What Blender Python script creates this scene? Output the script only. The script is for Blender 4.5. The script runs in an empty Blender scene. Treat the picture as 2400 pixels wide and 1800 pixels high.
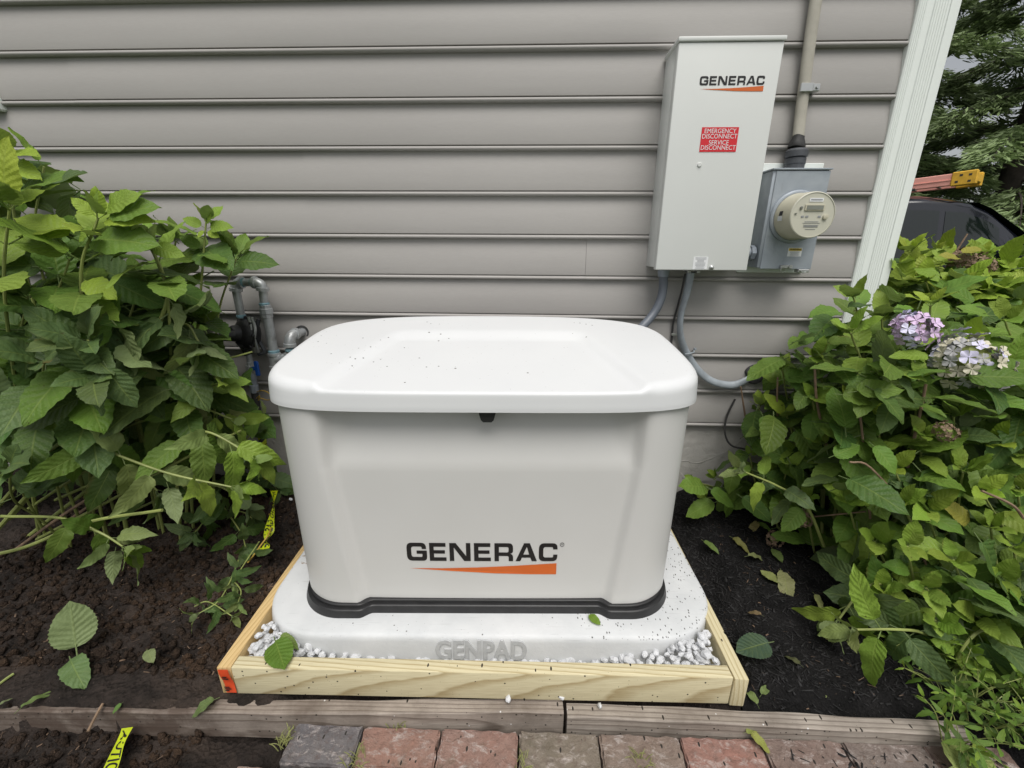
import bpy, bmesh, math, random
import numpy as np
from mathutils import Vector, Matrix

R = math.radians
random.seed(7)
RNG = np.random.default_rng(7)
scene = bpy.context.scene
COL = scene.collection

# ------------------------------------------------------------------ camera
CAM_LOC = Vector((-0.04122, -1.90905, 1.18585))
PITCH, YAW, ROLL = 0.309548, 0.039402, 0.005604
FPX = 1009.27                       # focal length in pixels of a 2400 px wide frame
def _rz(a, v): return Matrix.Rotation(a, 3, 'Z') @ v
_f = _rz(YAW, Vector((0, math.cos(PITCH), -math.sin(PITCH))))
_u = _rz(YAW, Vector((0, math.sin(PITCH), math.cos(PITCH))))
_r = _rz(YAW, Vector((1, 0, 0)))
CR = math.cos(ROLL) * _r + math.sin(ROLL) * _u
CU = -math.sin(ROLL) * _r + math.cos(ROLL) * _u
CF = _f
cam_d = bpy.data.cameras.new('camera')
cam_d.sensor_width = 36.0
cam_d.lens = FPX / 2400 * 36
cam_d.clip_start = 0.02
cam_d.clip_end = 400
cam = bpy.data.objects.new('camera', cam_d)
m = Matrix((CR, CU, -CF)).transposed().to_4x4()
m.translation = CAM_LOC
cam.matrix_world = m
COL.objects.link(cam)
scene.camera = cam

# ------------------------------------------------------------------ sky, sun, exposure
SUN_TO = Vector((0.10, -0.45, 0.86)).normalized()
world = bpy.data.worlds.new('World')
scene.world = world
world.use_nodes = True
wn = world.node_tree
bg = wn.nodes['Background']
sky = wn.nodes.new('ShaderNodeTexSky')
sky.sky_type = 'NISHITA'
sky.sun_disc = False
sky.sun_elevation = math.asin(SUN_TO.z)
sky.sun_rotation = math.atan2(SUN_TO.x, SUN_TO.y)
sky.air_density = 1.0
sky.dust_density = 3.0
hs = wn.nodes.new('ShaderNodeHueSaturation')
hs.inputs['Saturation'].default_value = 0.22
wn.links.new(sky.outputs[0], hs.inputs['Color'])
wn.links.new(hs.outputs[0], bg.inputs['Color'])
bg.inputs['Strength'].default_value = 0.06
sun_d = bpy.data.lights.new('sun', 'SUN')
sun_d.energy = 1.5
sun_d.angle = R(42)
sun_d.color = (1.0, 0.97, 0.92)
sun = bpy.data.objects.new('sun', sun_d)
sun.rotation_euler = (-SUN_TO).to_track_quat('-Z', 'Y').to_euler()
COL.objects.link(sun)
scene.view_settings.view_transform = 'Standard'
scene.view_settings.look = 'None'
scene.view_settings.exposure = 0.88
scene.view_settings.gamma = 1.0
scene.view_settings.use_curve_mapping = False

# ------------------------------------------------------------------ measuring helpers (photograph pixels, 2212 wide -> places in the world)
def _dir(px, py):
    s = 2400 / 2212
    return CR * ((px * s - 1200) / FPX) - CU * ((py * s - 900) / FPX) + CF
def at(px, py, Y):
    d = _dir(px, py)
    return CAM_LOC + d * ((Y - CAM_LOC.y) / d.y)
def atz(px, py, z):
    d = _dir(px, py)
    return CAM_LOC + d * ((z - CAM_LOC.z) / d.z)

# ------------------------------------------------------------------ object helpers
WM = {}
def tag(o, label=None, cat=None, group=None, kind=None):
    if label: o['label'] = label
    if cat: o['category'] = cat
    if group: o['group'] = group
    if kind: o['kind'] = kind
    return o
def thing(name, label, cat, loc=(0, 0, 0), rz=0.0, group=None):
    o = bpy.data.objects.new(name, None)
    o.empty_display_size = 0.05
    COL.objects.link(o)
    o.location = loc
    o.rotation_euler = (0, 0, rz)
    WM[o.name] = Matrix.Translation(Vector(loc)) @ Matrix.Rotation(rz, 4, 'Z')
    return tag(o, label, cat, group)

class MB:
    """collects geometry for one mesh"""
    def __init__(s): s.v = []; s.f = []; s.uv = {}; s.mi = []
    def add(s, vs, fs, mi=0):
        n = len(s.v)
        s.v += [tuple(p) for p in vs]
        s.f += [tuple(i + n for i in f) for f in fs]
        s.mi += [mi] * len(fs)
        return s
    def box(s, x0, x1, y0, y1, z0, z1, bev=0.0, seg=1, mi=0, M=None):
        bm = bmesh.new()
        bmesh.ops.create_cube(bm, size=1)
        for v in bm.verts:
            v.co = Vector((x0 + (v.co.x + .5) * (x1 - x0), y0 + (v.co.y + .5) * (y1 - y0), z0 + (v.co.z + .5) * (z1 - z0)))
        if bev: bmesh.ops.bevel(bm, geom=bm.edges[:], offset=bev, segments=seg, affect='EDGES', profile=.5)
        vs = [(M @ v.co if M else v.co.copy()) for v in bm.verts]
        bm.verts.index_update()
        s.add(vs, [[v.index for v in f.verts] for f in bm.faces], mi)
        bm.free()
        return s
    def tube(s, pts, rad, n=12, cap=True, mi=0):
        pts = [Vector(p) for p in pts]
        k = len(pts)
        rs = rad if isinstance(rad, (list, tuple)) else [rad] * k
        vs, fs = [], []
        t0 = (pts[1] - pts[0]).normalized()
        a = t0.orthogonal().normalized()
        for i, p in enumerate(pts):
            t = (pts[min(i + 1, k - 1)] - pts[max(i - 1, 0)]).normalized()
            a = (a - t * a.dot(t)).normalized()
            b = t.cross(a)
            for j in range(n):
                th = 2 * math.pi * j / n
                vs.append(p + (a * math.cos(th) + b * math.sin(th)) * rs[i])
        for i in range(k - 1):
            for j in range(n):
                fs.append((i * n + j, i * n + (j + 1) % n, (i + 1) * n + (j + 1) % n, (i + 1) * n + j))
        if cap:
            fs.append(tuple(range(n - 1, -1, -1)))
            fs.append(tuple((k - 1) * n + j for j in range(n)))
        return s.add(vs, fs, mi)
    def lathe(s, prof, origin, axis, n=32, mi=0):
        """prof: (radius, height along axis)"""
        ax = Vector(axis).normalized(); a = ax.orthogonal().normalized(); b = ax.cross(a); o = Vector(origin)
        vs, fs = [], []
        for (r, h) in prof:
            for j in range(n):
                th = 2 * math.pi * j / n
                vs.append(o + ax * h + (a * math.cos(th) + b * math.sin(th)) * r)
        for i in range(len(prof) - 1):
            for j in range(n):
                fs.append((i * n + j, i * n + (j + 1) % n, (i + 1) * n + (j + 1) % n, (i + 1) * n + j))
        fs.append(tuple(range(n - 1, -1, -1)))
        fs.append(tuple((len(prof) - 1) * n + j for j in range(n)))
        return s.add(vs, fs, mi)
    def rings(s, rings, cap0=True, cap1=True, mi=0):
        n = len(rings[0]); vs = [p for r in rings for p in r]; fs = []
        for i in range(len(rings) - 1):
            for j in range(n):
                fs.append((i * n + j, i * n + (j + 1) % n, (i + 1) * n + (j + 1) % n, (i + 1) * n + j))
        if cap0: fs.append(tuple(range(n - 1, -1, -1)))
        if cap1: fs.append(tuple((len(rings) - 1) * n + j for j in range(n)))
        return s.add(vs, fs, mi)
    def mesh(s, name, mats, smooth=True, angle=35, M=None):
        me = bpy.data.meshes.new(name)
        vs = s.v if M is None else [tuple(M @ Vector(p)) for p in s.v]
        me.from_pydata(vs, [], s.f)
        for mt in (mats if isinstance(mats, (list, tuple)) else [mats]): me.materials.append(mt)
        if any(s.mi): me.polygons.foreach_set('material_index', s.mi)
        if smooth:
            me.polygons.foreach_set('use_smooth', [True] * len(me.polygons))
            me.set_sharp_from_angle(angle=R(angle))
        me.update()
        return me
    def part(s, name, mats, parent=None, local=False, smooth=True, angle=35):
        M = None
        if parent is not None and not local: M = WM[parent.name].inverted()
        o = bpy.data.objects.new(name, s.mesh(name, mats, smooth, angle, M))
        COL.objects.link(o)
        if parent is not None:
            o.parent = parent
            WM[o.name] = WM[parent.name]
        else:
            WM[o.name] = Matrix()
        return o
    def solo(s, name, mats, label, cat, loc, group=None, smooth=True, angle=35):
        """a thing that is one mesh, origin at loc"""
        L = Vector(loc)
        o = bpy.data.objects.new(name, s.mesh(name, mats, smooth, angle, Matrix.Translation(-L)))
        o.location = L
        COL.objects.link(o)
        WM[o.name] = Matrix.Translation(L)
        return tag(o, label, cat, group)
def np_mesh(name, V, F, mat, tint=None, uv=None, smooth=True):
    """V (n,3), F (m,k) arrays -> mesh; tint per vertex rgb; uv per vertex"""
    me = bpy.data.meshes.new(name)
    k = F.shape[1]
    me.vertices.add(len(V)); me.vertices.foreach_set('co', np.asarray(V, np.float32).ravel())
    me.loops.add(F.size); me.loops.foreach_set('vertex_index', F.astype(np.int32).ravel())
    me.polygons.add(len(F)); me.polygons.foreach_set('loop_start', (np.arange(len(F)) * k).astype(np.int32))
    if smooth: me.polygons.foreach_set('use_smooth', np.ones(len(F), bool))
    me.update(calc_edges=True)
    me.validate()
    if tint is not None:
        a = me.attributes.new('tint', 'FLOAT_COLOR', 'POINT')
        a.data.foreach_set('color', np.c_[tint, np.ones(len(tint))].astype(np.float32).ravel())
    if uv is not None:
        l = me.uv_layers.new(name='UVMap')
        l.data.foreach_set('uv', np.asarray(uv, np.float32)[F.ravel()].ravel())
    me.materials.append(mat)
    return me
def link(name, me, parent=None):
    o = bpy.data.objects.new(name, me); COL.objects.link(o)
    if parent is not None: o.parent = parent
    return o
def smooth_path(pts, n=8):
    """Catmull-Rom through the points"""
    P = [Vector(p) for p in pts]
    P = [P[0] * 2 - P[1]] + P + [P[-1] * 2 - P[-2]]
    out = []
    for i in range(1, len(P) - 2):
        for k in range(n):
            t = k / n; a, b, c, d = P[i - 1:i + 3]
            out.append(.5 * ((2 * b) + (c - a) * t + (2 * a - 5 * b + 4 * c - d) * t * t + (3 * b - a - 3 * c + d) * t ** 3))
    out.append(P[-2])
    return out
def sstep(a, b, x):
    t = np.clip((x - a) / (b - a), 0, 1); return t * t * (3 - 2 * t)

# value noise for terrain
def fbm(X, Y, scale, octs=4, seed=1, gain=.5):
    out = np.zeros_like(X, dtype=float); amp = 1; tot = 0
    for o in range(octs):
        g = np.random.default_rng(seed * 31 + o).random((64, 64)); sc = scale / 2 ** o
        x = X / sc; y = Y / sc
        i = np.floor(x).astype(int); j = np.floor(y).astype(int); fx = x - i; fy = y - j
        fx = fx * fx * (3 - 2 * fx); fy = fy * fy * (3 - 2 * fy)
        G = lambda a, b: g[a % 64, b % 64]
        out += amp * ((G(i, j) * (1 - fx) + G(i + 1, j) * fx) * (1 - fy) + (G(i, j + 1) * (1 - fx) + G(i + 1, j + 1) * fx) * fy)
        tot += amp; amp *= gain
    return out / tot - .5

# ------------------------------------------------------------------ materials
class NT:
    def __init__(s, name):
        s.m = bpy.data.materials.new(name); s.m.use_nodes = True
        s.t = s.m.node_tree; s.p = s.t.nodes['Principled BSDF']; s.out = s.t.nodes['Material Output']
        s._tc = None
    def n(s, typ, ins=None, **kw):
        nd = s.t.nodes.new('ShaderNode' + typ)
        for k, v in kw.items(): setattr(nd, k, v)
        for k, v in (ins or {}).items():
            if isinstance(v, bpy.types.NodeSocket): s.t.links.new(v, nd.inputs[k])
            else: nd.inputs[k].default_value = v
        return nd
    def set(s, k, v):
        if isinstance(v, bpy.types.NodeSocket): s.t.links.new(v, s.p.inputs[k])
        else: s.p.inputs[k].default_value = v
    def co(s, kind='Object'):
        if not s._tc: s._tc = s.n('TexCoord')
        return s._tc.outputs[kind]
    def map(s, vec, scale=(1, 1, 1), loc=(0, 0, 0), rot=(0, 0, 0)):
        return s.n('Mapping', {'Vector': vec, 'Scale': scale, 'Location': loc, 'Rotation': rot}).outputs[0]
    def noise(s, vec, scale, detail=4, rough=.55, dist=0.0):
        return s.n('TexNoise', {'Vector': vec, 'Scale': scale, 'Detail': detail, 'Roughness': rough, 'Distortion': dist}).outputs['Fac']
    def ramp(s, fac, stops):
        nd = s.n('ValToRGB', {'Fac': fac}); e = nd.color_ramp.elements
        while len(e) < len(stops): e.new(.5)
        for q, (p, c) in zip(e, stops):
            q.position = p; q.color = (*c, 1) if len(c) == 3 else c
        return nd.outputs['Color']
    def mix(s, fac, a, b, blend='MIX'):
        nd = s.n('Mix', data_type='RGBA', blend_type=blend)
        for idx, v in ((0, fac), (6, a), (7, b)):
            if isinstance(v, bpy.types.NodeSocket): s.t.links.new(v, nd.inputs[idx])
            else: nd.inputs[idx].default_value = v if idx == 0 else ((*v, 1) if len(v) == 3 else v)
        return nd.outputs[2]
    def math(s, op, a, b=0.0, clamp=False):
        nd = s.n('Math', operation=op, use_clamp=clamp)
        for i, v in enumerate((a, b)):
            if isinstance(v, bpy.types.NodeSocket): s.t.links.new(v, nd.inputs[i])
            else: nd.inputs[i].default_value = v
        return nd.outputs[0]
    def bump(s, h, strength=.3, dist=.01):
        s.set('Normal', s.n('Bump', {'Height': h, 'Strength': strength, 'Distance': dist}).outputs[0])
def g3(v): return (v, v, v)
def simple(name, col, rough=.5, metal=0.0, var=.08, scale=8, bump=0.0, bscale=60, spec=.5):
    t = NT(name); o = t.co()
    f = t.noise(o, scale, 5)
    c = t.ramp(f, [(.3, tuple(x * (1 - var) for x in col)), (.7, tuple(min(1, x * (1 + var)) for x in col))])
    t.set('Base Color', c); t.set('Roughness', rough); t.set('Metallic', metal); t.set('Specular IOR Level', spec)
    if bump: t.bump(t.noise(o, bscale, 3), bump, .003)
    return t.m
def specks(t, col, vec, scale, thr, dark, mask=None, rad=.15):
    """small dirt flecks scattered over a colour"""
    v = t.n('TexVoronoi', {'Vector': vec, 'Scale': scale, 'Randomness': 1.0})
    near = t.math('LESS_THAN', v.outputs['Distance'], rad)
    sel = t.math('GREATER_THAN', t.n('SeparateColor', {'Color': v.outputs['Color']}).outputs[0], thr)
    f = t.math('MULTIPLY', near, sel)
    if mask is not None: f = t.math('MULTIPLY', f, mask)
    return t.mix(f, col, dark)

def mat_siding():
    t = NT('vinyl_siding'); o = t.co()
    big = t.noise(t.map(o, (.5, 1, 2.5)), 1.5, 3)
    c = t.ramp(big, [(.3, (.335, .320, .305)), (.7, (.372, .356, .339))])
    fine = t.noise(t.map(o, (6, 60, 90)), 6, 3)
    c = t.mix(.06, c, t.ramp(fine, [(.3, g3(.25)), (.7, g3(.6))]))
    c = specks(t, c, o, 9, .96, (.22, .21, .2), rad=.02)
    t.set('Base Color', c); t.set('Roughness', .52); t.set('Specular IOR Level', .35)
    t.bump(t.math('ADD', t.math('MULTIPLY', fine, .15), t.noise(t.map(o, (.7, 1, 3)), 3, 3)), .10, .012)
    return t.m
def mat_stucco():
    t = NT('stucco'); o = t.co()
    f = t.noise(o, 5, 8, .65, .6)
    c = t.ramp(f, [(.3, (.33, .32, .30)), (.65, (.43, .415, .39))])
    t.set('Base Color', c); t.set('Roughness', .8)
    w = t.noise(t.map(o, (1, 1, 1.2)), 2.6, 3, .5, 1.2)
    ridge = t.ramp(t.math('ABSOLUTE', t.math('SUBTRACT', w, .56)), [(.0, g3(1)), (.012, g3(.0))])
    h = t.math('ADD', t.math('MULTIPLY', ridge, .25), t.noise(o, 11, 8, .55, .6))
    t.bump(h, .45, .02)
    return t.m
def mat_generator():
    t = NT('painted_aluminium'); o = t.co()
    c = t.ramp(t.noise(o, 3, 3), [(.3, (.575, .57, .552)), (.7, (.60, .595, .58))])
    t.set('Base Color', c); t.set('Roughness', .38); t.set('Specular IOR Level', .4)
    t.bump(t.noise(o, 900, 2), .03, .001)
    return t.m
def mat_lid():
    t = NT('painted_lid'); o = t.co()
    c = t.ramp(t.noise(o, 3, 3), [(.3, (.645, .655, .665)), (.7, (.675, .685, .69))])
    sx = t.n('SeparateXYZ', {'Vector': o})
    up = t.math('GREATER_THAN', t.n('SeparateXYZ', {'Vector': t.co('Normal')}).outputs[2], .6)
    patch = t.math('GREATER_THAN', t.noise(o, 4.5, 2), .50)
    left = t.math('LESS_THAN', sx.outputs[0], -.12)
    c = specks(t, c, o, 60, .80, (.04, .035, .03), t.math('MULTIPLY', up, t.math('MULTIPLY', patch, left)))
    c = specks(t, c, o, 48, .975, (.12, .11, .10), up)
    c = specks(t, c, o, 130, .93, (.35, .34, .32), t.math('MULTIPLY', up, patch))
    t.set('Base Color', c); t.set('Roughness', .36); t.set('Specular IOR Level', .4)
    smear = t.noise(t.map(o, (3, 40, 40)), 3, 4)
    t.bump(smear, .02, .002)
    return t.m
def mat_pad():
    t = NT('pale_concrete'); o = t.co()
    c = t.ramp(t.noise(o, 7, 8, .6), [(.3, (.52, .535, .545)), (.7, (.62, .63, .635))])
    sx = t.n('SeparateXYZ', {'Vector': o})
    up = t.math('GREATER_THAN', t.n('SeparateXYZ', {'Vector': t.co('Normal')}).outputs[2], .5)
    right = t.math('MULTIPLY', t.math('GREATER_THAN', t.math('ADD', sx.outputs[0], t.math('MULTIPLY', t.noise(o, 9, 3), .25)), .42), up)
    c = specks(t, c, t.map(o, (1, .45, 1), rot=(0, 0, .6)), 150, .62, (.05, .05, .045), right, .26)
    c = specks(t, c, o, 70, .93, (.10, .095, .09), up)
    c = specks(t, c, o, 190, .93, (.2, .2, .19), up)
    # muddy smears on the left end
    ml = t.math('MULTIPLY', t.math('LESS_THAN', sx.outputs[0], -.60), t.math('GREATER_THAN', sx.outputs[1], -.14))
    sm = t.math('GREATER_THAN', t.noise(t.map(o, (1, 3, 1), rot=(0, 0, -.5)), 14, 5, .6), .60)
    c = t.mix(t.math('MULTIPLY', t.math('MULTIPLY', ml, sm), t.math('MULTIPLY', up, .8)), c, (.24, .15, .08))
    scr = t.math('GREATER_THAN', t.noise(t.map(o, (2, 60, 1), rot=(0, 0, .7)), 4, 2), .68)
    c = t.mix(t.math('MULTIPLY', scr, .25), c, (.3, .3, .3))
    t.set('Base Color', c); t.set('Roughness', .72)
    t.bump(t.noise(o, 90, 6, .65), .22, .004)
    return t.m
def mat_wood(name, light, dark, axis='X', ring=26, seed=0.0, weather=0.0, dirt=.9, dirtcol=(.03, .025, .02), wob=2.2, tilt=.035, mud_amt=1.0):
    t = NT(name); o = t.co()
    rot = (0, tilt, tilt * .7) if axis == 'X' else (tilt, 0, math.pi / 2 + tilt * .7)
    v = t.map(o, (1, 1, 1), (seed * .37, .045 + seed * .013, .03), rot)
    v2 = t.map(v, (.35, 1, 1))
    w = t.n('TexWave', {'Vector': v2, 'Scale': ring, 'Distortion': wob, 'Detail': 3.0, 'Detail Scale': .7, 'Detail Roughness': .55}, wave_type='RINGS', rings_direction='X', wave_profile='SAW').outputs['Fac']
    streak = t.noise(t.map(v, (2.5, 90, 90)), 3, 4, .6)
    c = t.ramp(w, [(.0, light), (.55, tuple(a * .93 for a in light)), (.9, dark), (1.0, tuple(a * .98 for a in light))])
    c = t.mix(.28, c, t.ramp(streak, [(.3, dark), (.7, tuple(min(1, a * 1.12) for a in light))]))
    # knots
    k = t.n('TexVoronoi', {'Vector': t.map(v, (3.1, 9, 9)), 'Scale': 1.0})
    kn = t.math('MULTIPLY', t.math('LESS_THAN', k.outputs['Distance'], .12), t.math('GREATER_THAN', t.n('SeparateColor', {'Color': k.outputs['Color']}).outputs[1], .55))
    c = t.mix(t.math('MULTIPLY', kn, .6), c, tuple(a * .55 for a in dark))
    if weather:
        c = t.mix(t.math('MULTIPLY', t.ramp(t.noise(o, 6, 6, .65), [(.4, g3(0)), (.75, g3(1))]), weather), c, (.085, .065, .05))
        c = specks(t, c, o, 70, .955, (.6, .59, .57))
        mx_ = t.n('MapRange', {'Value': t.math('ADD', t.n('SeparateXYZ', {'Vector': o}).outputs[0], t.math('MULTIPLY', t.noise(o, 7, 6, .65), 1.2)), 'From Min': 1.55, 'From Max': 2.15, 'To Min': .88, 'To Max': 0.0}).outputs[0]
        mud = t.math('MULTIPLY', mx_, t.ramp(t.noise(o, 13, 8, .7), [(.30, g3(.35)), (.55, g3(1))]))
        c = t.mix(t.math('MULTIPLY', mud, mud_amt), c, (.075, .052, .040))
    c = specks(t, c, t.map(o, (1, .4, 1), rot=(0, 0, .5)), 85, dirt, dirtcol, rad=.22)
    c = specks(t, c, o, 220, dirt, tuple(x * 2.5 for x in dirtcol), t.math('GREATER_THAN', t.noise(o, 6, 3), .5))
    t.set('Base Color', c); t.set('Roughness', .78); t.set('Specular IOR Level', .25)
    t.bump(t.math('ADD', t.math('MULTIPLY', w, .3), streak), .35 if weather else .18, .003)
    return t.m
def mat_soil(name, a, b, bscale=40, warm=None):
    t = NT(name); o = t.co()
    f = t.noise(o, 9, 10, .7)
    c = t.ramp(f, [(.3, a), (.62, b)])
    if warm: c = t.mix(t.ramp(t.noise(o, 3.2, 5, .6, 1), [(.52, g3(0)), (.72, g3(.75))]), c, warm)
    c = specks(t, c, o, 150, .93, tuple(min(1, x * 4.0) for x in b))
    t.set('Base Color', c); t.set('Roughness', .92); t.set('Specular IOR Level', .2)
    v = t.n('TexVoronoi', {'Vector': o, 'Scale': bscale * 2}).outputs['Distance']
    t.bump(t.math('ADD', t.noise(o, bscale, 8, .7), t.math('MULTIPLY', v, .6)), .9, .02)
    return t.m
def mat_brick():
    t = NT('paver_stone'); o = t.co('Object'); oi = t.n('ObjectInfo')
    base = oi.outputs['Color']
    f = t.noise(o, 16, 9, .7, .4)
    c = t.mix(t.ramp(f, [(.35, g3(0)), (.7, g3(.65))]), base, t.mix(.5, base, (.30, .26, .23)))
    chalk = t.ramp(t.noise(t.map(o, (1, 1.8, 1), rot=(0, 0, .7)), 30, 10, .75, .5), [(.52, g3(0)), (.68, g3(.85))])
    c = t.mix(chalk, c, (.55, .49, .46))
    c = t.mix(t.ramp(t.noise(o, 60, 6, .7), [(.50, g3(0)), (.70, g3(.55))]), c, (.12, .075, .06))
    c = t.mix(t.ramp(t.noise(o, 11, 6, .7), [(.55, g3(0)), (.75, g3(.7))]), c, (.10, .085, .05))
    c = specks(t, c, t.map(o, (1, .4, 1), rot=(0, 0, .8)), 90, .88, (.03, .025, .02), rad=.24)
    t.set('Base Color', c); t.set('Roughness', .82)
    t.bump(t.noise(o, 38, 10, .72, .5), 1.0, .012)
    return t.m
def mat_leaf(name, attr):
    t = NT(name)
    if attr: base = t.n('Attribute', attribute_name='tint').outputs['Color']
    else: base = t.n('ObjectInfo').outputs['Color']
    uv = t.n('SeparateXYZ', {'Vector': t.co('UV')})
    au = t.math('MULTIPLY', t.math('ABSOLUTE', t.math('SUBTRACT', uv.outputs[0], .5)), 2)
    lat = t.math('SINE', t.math('MULTIPLY', t.math('SUBTRACT', t.math('MULTIPLY', uv.outputs[1], 8.5), t.math('MULTIPLY', t.math('POWER', au, .8), 2.0)), 2 * math.pi))
    latv = t.ramp(lat, [(.80, g3(0)), (.98, g3(1))])
    mid = t.ramp(au, [(.02, g3(1)), (.07, g3(0))])
    vein = t.math('MAXIMUM', t.math('MULTIPLY', latv, .30), mid)
    o = t.co('Object')
    mott = t.noise(o, 2.2 if not attr else 14, 5, .6)
    col = t.mix(t.ramp(mott, [(.35, g3(0)), (.7, g3(.5))]), base, t.mix(.6, base, (.10, .13, .02)))
    light = t.mix(.45, col, (.34, .42, .10))
    col = t.mix(t.math('MULTIPLY', vein, .55), col, light)
    edge = t.math('MULTIPLY', t.ramp(au, [(.72, g3(0)), (.98, g3(1))]), t.ramp(t.noise(o, 1.3 if not attr else 11, 3), [(.58, g3(0)), (.72, g3(1))]))
    col = t.mix(t.math('MULTIPLY', edge, .65), col, (.17, .10, .035))
    # brown freckles
    sp = t.math('GREATER_THAN', t.noise(o, 9 if not attr else 70, 2), .735)
    col = t.mix(t.math('MULTIPLY', sp, .7), col, (.05, .03, .012))
    back = t.n('NewGeometry').outputs['Backfacing']
    under = t.mix(.50, col, (.20, .25, .13))
    col = t.mix(back, col, under)
    t.set('Base Color', col); t.set('Roughness', .5); t.set('Specular IOR Level', .24)
    h = t.math('ADD', t.math('MULTIPLY', lat, -.35), t.math('MULTIPLY', mid, -.8))
    cell = t.n('TexVoronoi', {'Vector': o, 'Scale': 28 if not attr else 260}).outputs['Distance']
    bmp = t.n('Bump', {'Height': t.math('ADD', h, t.math('MULTIPLY', cell, .5)), 'Strength': .22, 'Distance': .004 if attr else .03}).outputs[0]
    t.set('Normal', bmp)
    tr = t.n('BsdfTranslucent', {'Color': t.mix(.5, col, (.20, .30, .03)), 'Normal': bmp})
    mx = t.n('MixShader', {0: .28, 1: t.p.outputs[0], 2: tr.outputs[0]})
    t.t.links.new(mx.outputs[0], t.out.inputs['Surface'])
    return t.m
def mat_galv():
    t = NT('galvanised_pipe'); o = t.co()
    c = t.ramp(t.noise(o, 22, 6, .6), [(.3, (.34, .36, .37)), (.65, (.56, .58, .59))])
    c = t.mix(t.ramp(t.noise(o, 12, 4), [(.58, g3(0)), (.7, g3(.5))]), c, (.20, .17, .13))
    t.set('Base Color', c); t.set('Metallic', .45); t.set('Roughness', .40)
    t.bump(t.noise(o, 120, 4), .15, .002)
    return t.m
def mat_box_metal():
    t = NT('weathered_galvanised_box'); o = t.co()
    c = t.ramp(t.noise(o, 11, 6, .6, .5), [(.3, (.27, .305, .345)), (.7, (.385, .42, .455))])
    c = t.mix(t.ramp(t.noise(t.map(o, (1, 1, .4)), 30, 5), [(.62, g3(0)), (.75, g3(.35))]), c, (.18, .19, .2))
    t.set('Base Color', c); t.set('Metallic', .25); t.set('Roughness', .45)
    return t.m

M = {}
M['siding'] = mat_siding()
M['stucco'] = mat_stucco()
M['white_trim'] = simple('white_vinyl', (.78, .82, .785), .4, var=.02, scale=4)
M['gen'] = mat_generator()
M['lid'] = mat_lid()
M['black_plastic'] = simple('black_plastic', (.018, .018, .019), .45, var=.25, scale=30, bump=.1, bscale=300)
M['black_ink'] = simple('black_ink', (.012, .011, .012), .4, var=.1)
M['orange_ink'] = simple('orange_ink', (.62, .13, .022), .42, var=.04)
M['pad'] = mat_pad()
M['emboss'] = simple('darker_emboss', (.45, .46, .465), .6, var=.10, scale=60, bump=.2, bscale=200)  # raised letters coloured darker than the slab to stand out
M['board_x'] = mat_wood('new_lumber_along', (.64, .58, .385), (.34, .26, .13), 'X', seed=1)
M['board_y'] = mat_wood('new_lumber_left', (.62, .45, .22), (.40, .26, .10), 'Y', seed=2, dirt=.97)
M['board_y2'] = mat_wood('new_lumber_right', (.60, .54, .35), (.37, .29, .15), 'Y', seed=3)
M['timber'] = mat_wood('weathered_timber', (.37, .32, .275), (.14, .112, .092), 'X', ring=30, seed=4, weather=.75, dirt=.86)
M['timber_right'] = mat_wood('weathered_timber_right', (.38, .335, .29), (.14, .115, .095), 'X', ring=30, seed=6, weather=.6, dirt=.80, mud_amt=0.0)
M['soil'] = mat_soil('brown_soil', (.008, .007, .006), (.043, .033, .028), 40, (.088, .064, .050))
M['mulch'] = mat_soil('black_mulch', (.003, .003, .003), (.016, .015, .015), 60)
M['clod'] = mat_soil('soil_clod', (.014, .010, .008), (.060, .040, .028), 90, (.10, .06, .035))
M['chip'] = simple('mulch_chip', (.011, .0105, .0105), .75, var=.6, scale=9)
M['brick'] = mat_brick()
M['stone'] = simple('white_pebble', (.66, .67, .69), .75, var=.22, scale=40, bump=.5, bscale=80)
M['panel'] = simple('beige_enamel', (.66, .675, .655), .4, var=.025, scale=3)
M['boxmetal'] = mat_box_metal()
M['galv'] = mat_galv()
M['teal'] = simple('blue_thread_sealant', (.22, .38, .44), .6, var=.3, scale=80)
M['brass'] = simple('rusty_nipple', (.22, .12, .06), .6, metal=.3, var=.4, scale=60)
M['meter'] = simple('cream_plastic', (.50, .475, .365), .35, var=.05)
M['meter_face'] = simple('meter_face', (.53, .52, .43), .45, var=.03)
M['glass_dark'] = simple('display_grey', (.20, .21, .18), .25, var=.08)
M['grey_pvc'] = simple('grey_pvc', (.115, .13, .155), .42, var=.08)
M['grey_pvc_lt'] = simple('grey_pvc_light', (.24, .27, .31), .45, var=.08)
M['grey_cable'] = simple('grey_cable', (.30, .335, .365), .5, var=.16, scale=18, bump=.15, bscale=40)
M['beige_cable'] = simple('beige_cable', (.39, .37, .315), .65, var=.14, scale=14, bump=.2, bscale=60)
M['boot'] = simple('black_boot', (.035, .034, .034), .6, var=.4, scale=25)
M['hub'] = simple('dark_hub', (.085, .09, .10), .45, metal=.3, var=.2, scale=25)
M['putty'] = simple('duct_putty', (.05, .05, .052), .75, var=.4, scale=30, bump=.5, bscale=60)
M['zinc'] = simple('zinc', (.5, .51, .5), .35, metal=.8, var=.1)
M['red'] = simple('red_sticker', (.62, .02, .03), .4, var=.03)
M['paper'] = simple('white_sticker', (.74, .75, .76), .5, var=.02)
M['print_grey'] = simple('grey_print', (.28, .29, .30), .5, var=.05)
M['warn_yellow'] = simple('warning_band', (.62, .46, .05), .5, var=.05)
M['tape'] = simple('caution_tape', (.42, .50, .012), .32, var=.10, scale=30)
M['tape2'] = simple('caution_tape_yellow', (.70, .62, .015), .32, var=.06)
M['blue'] = simple('blue_handle', (.01, .07, .32), .45, var=.1)
M['wire_yellow'] = simple('yellow_wire', (.45, .30, .04), .5, var=.1)
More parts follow.
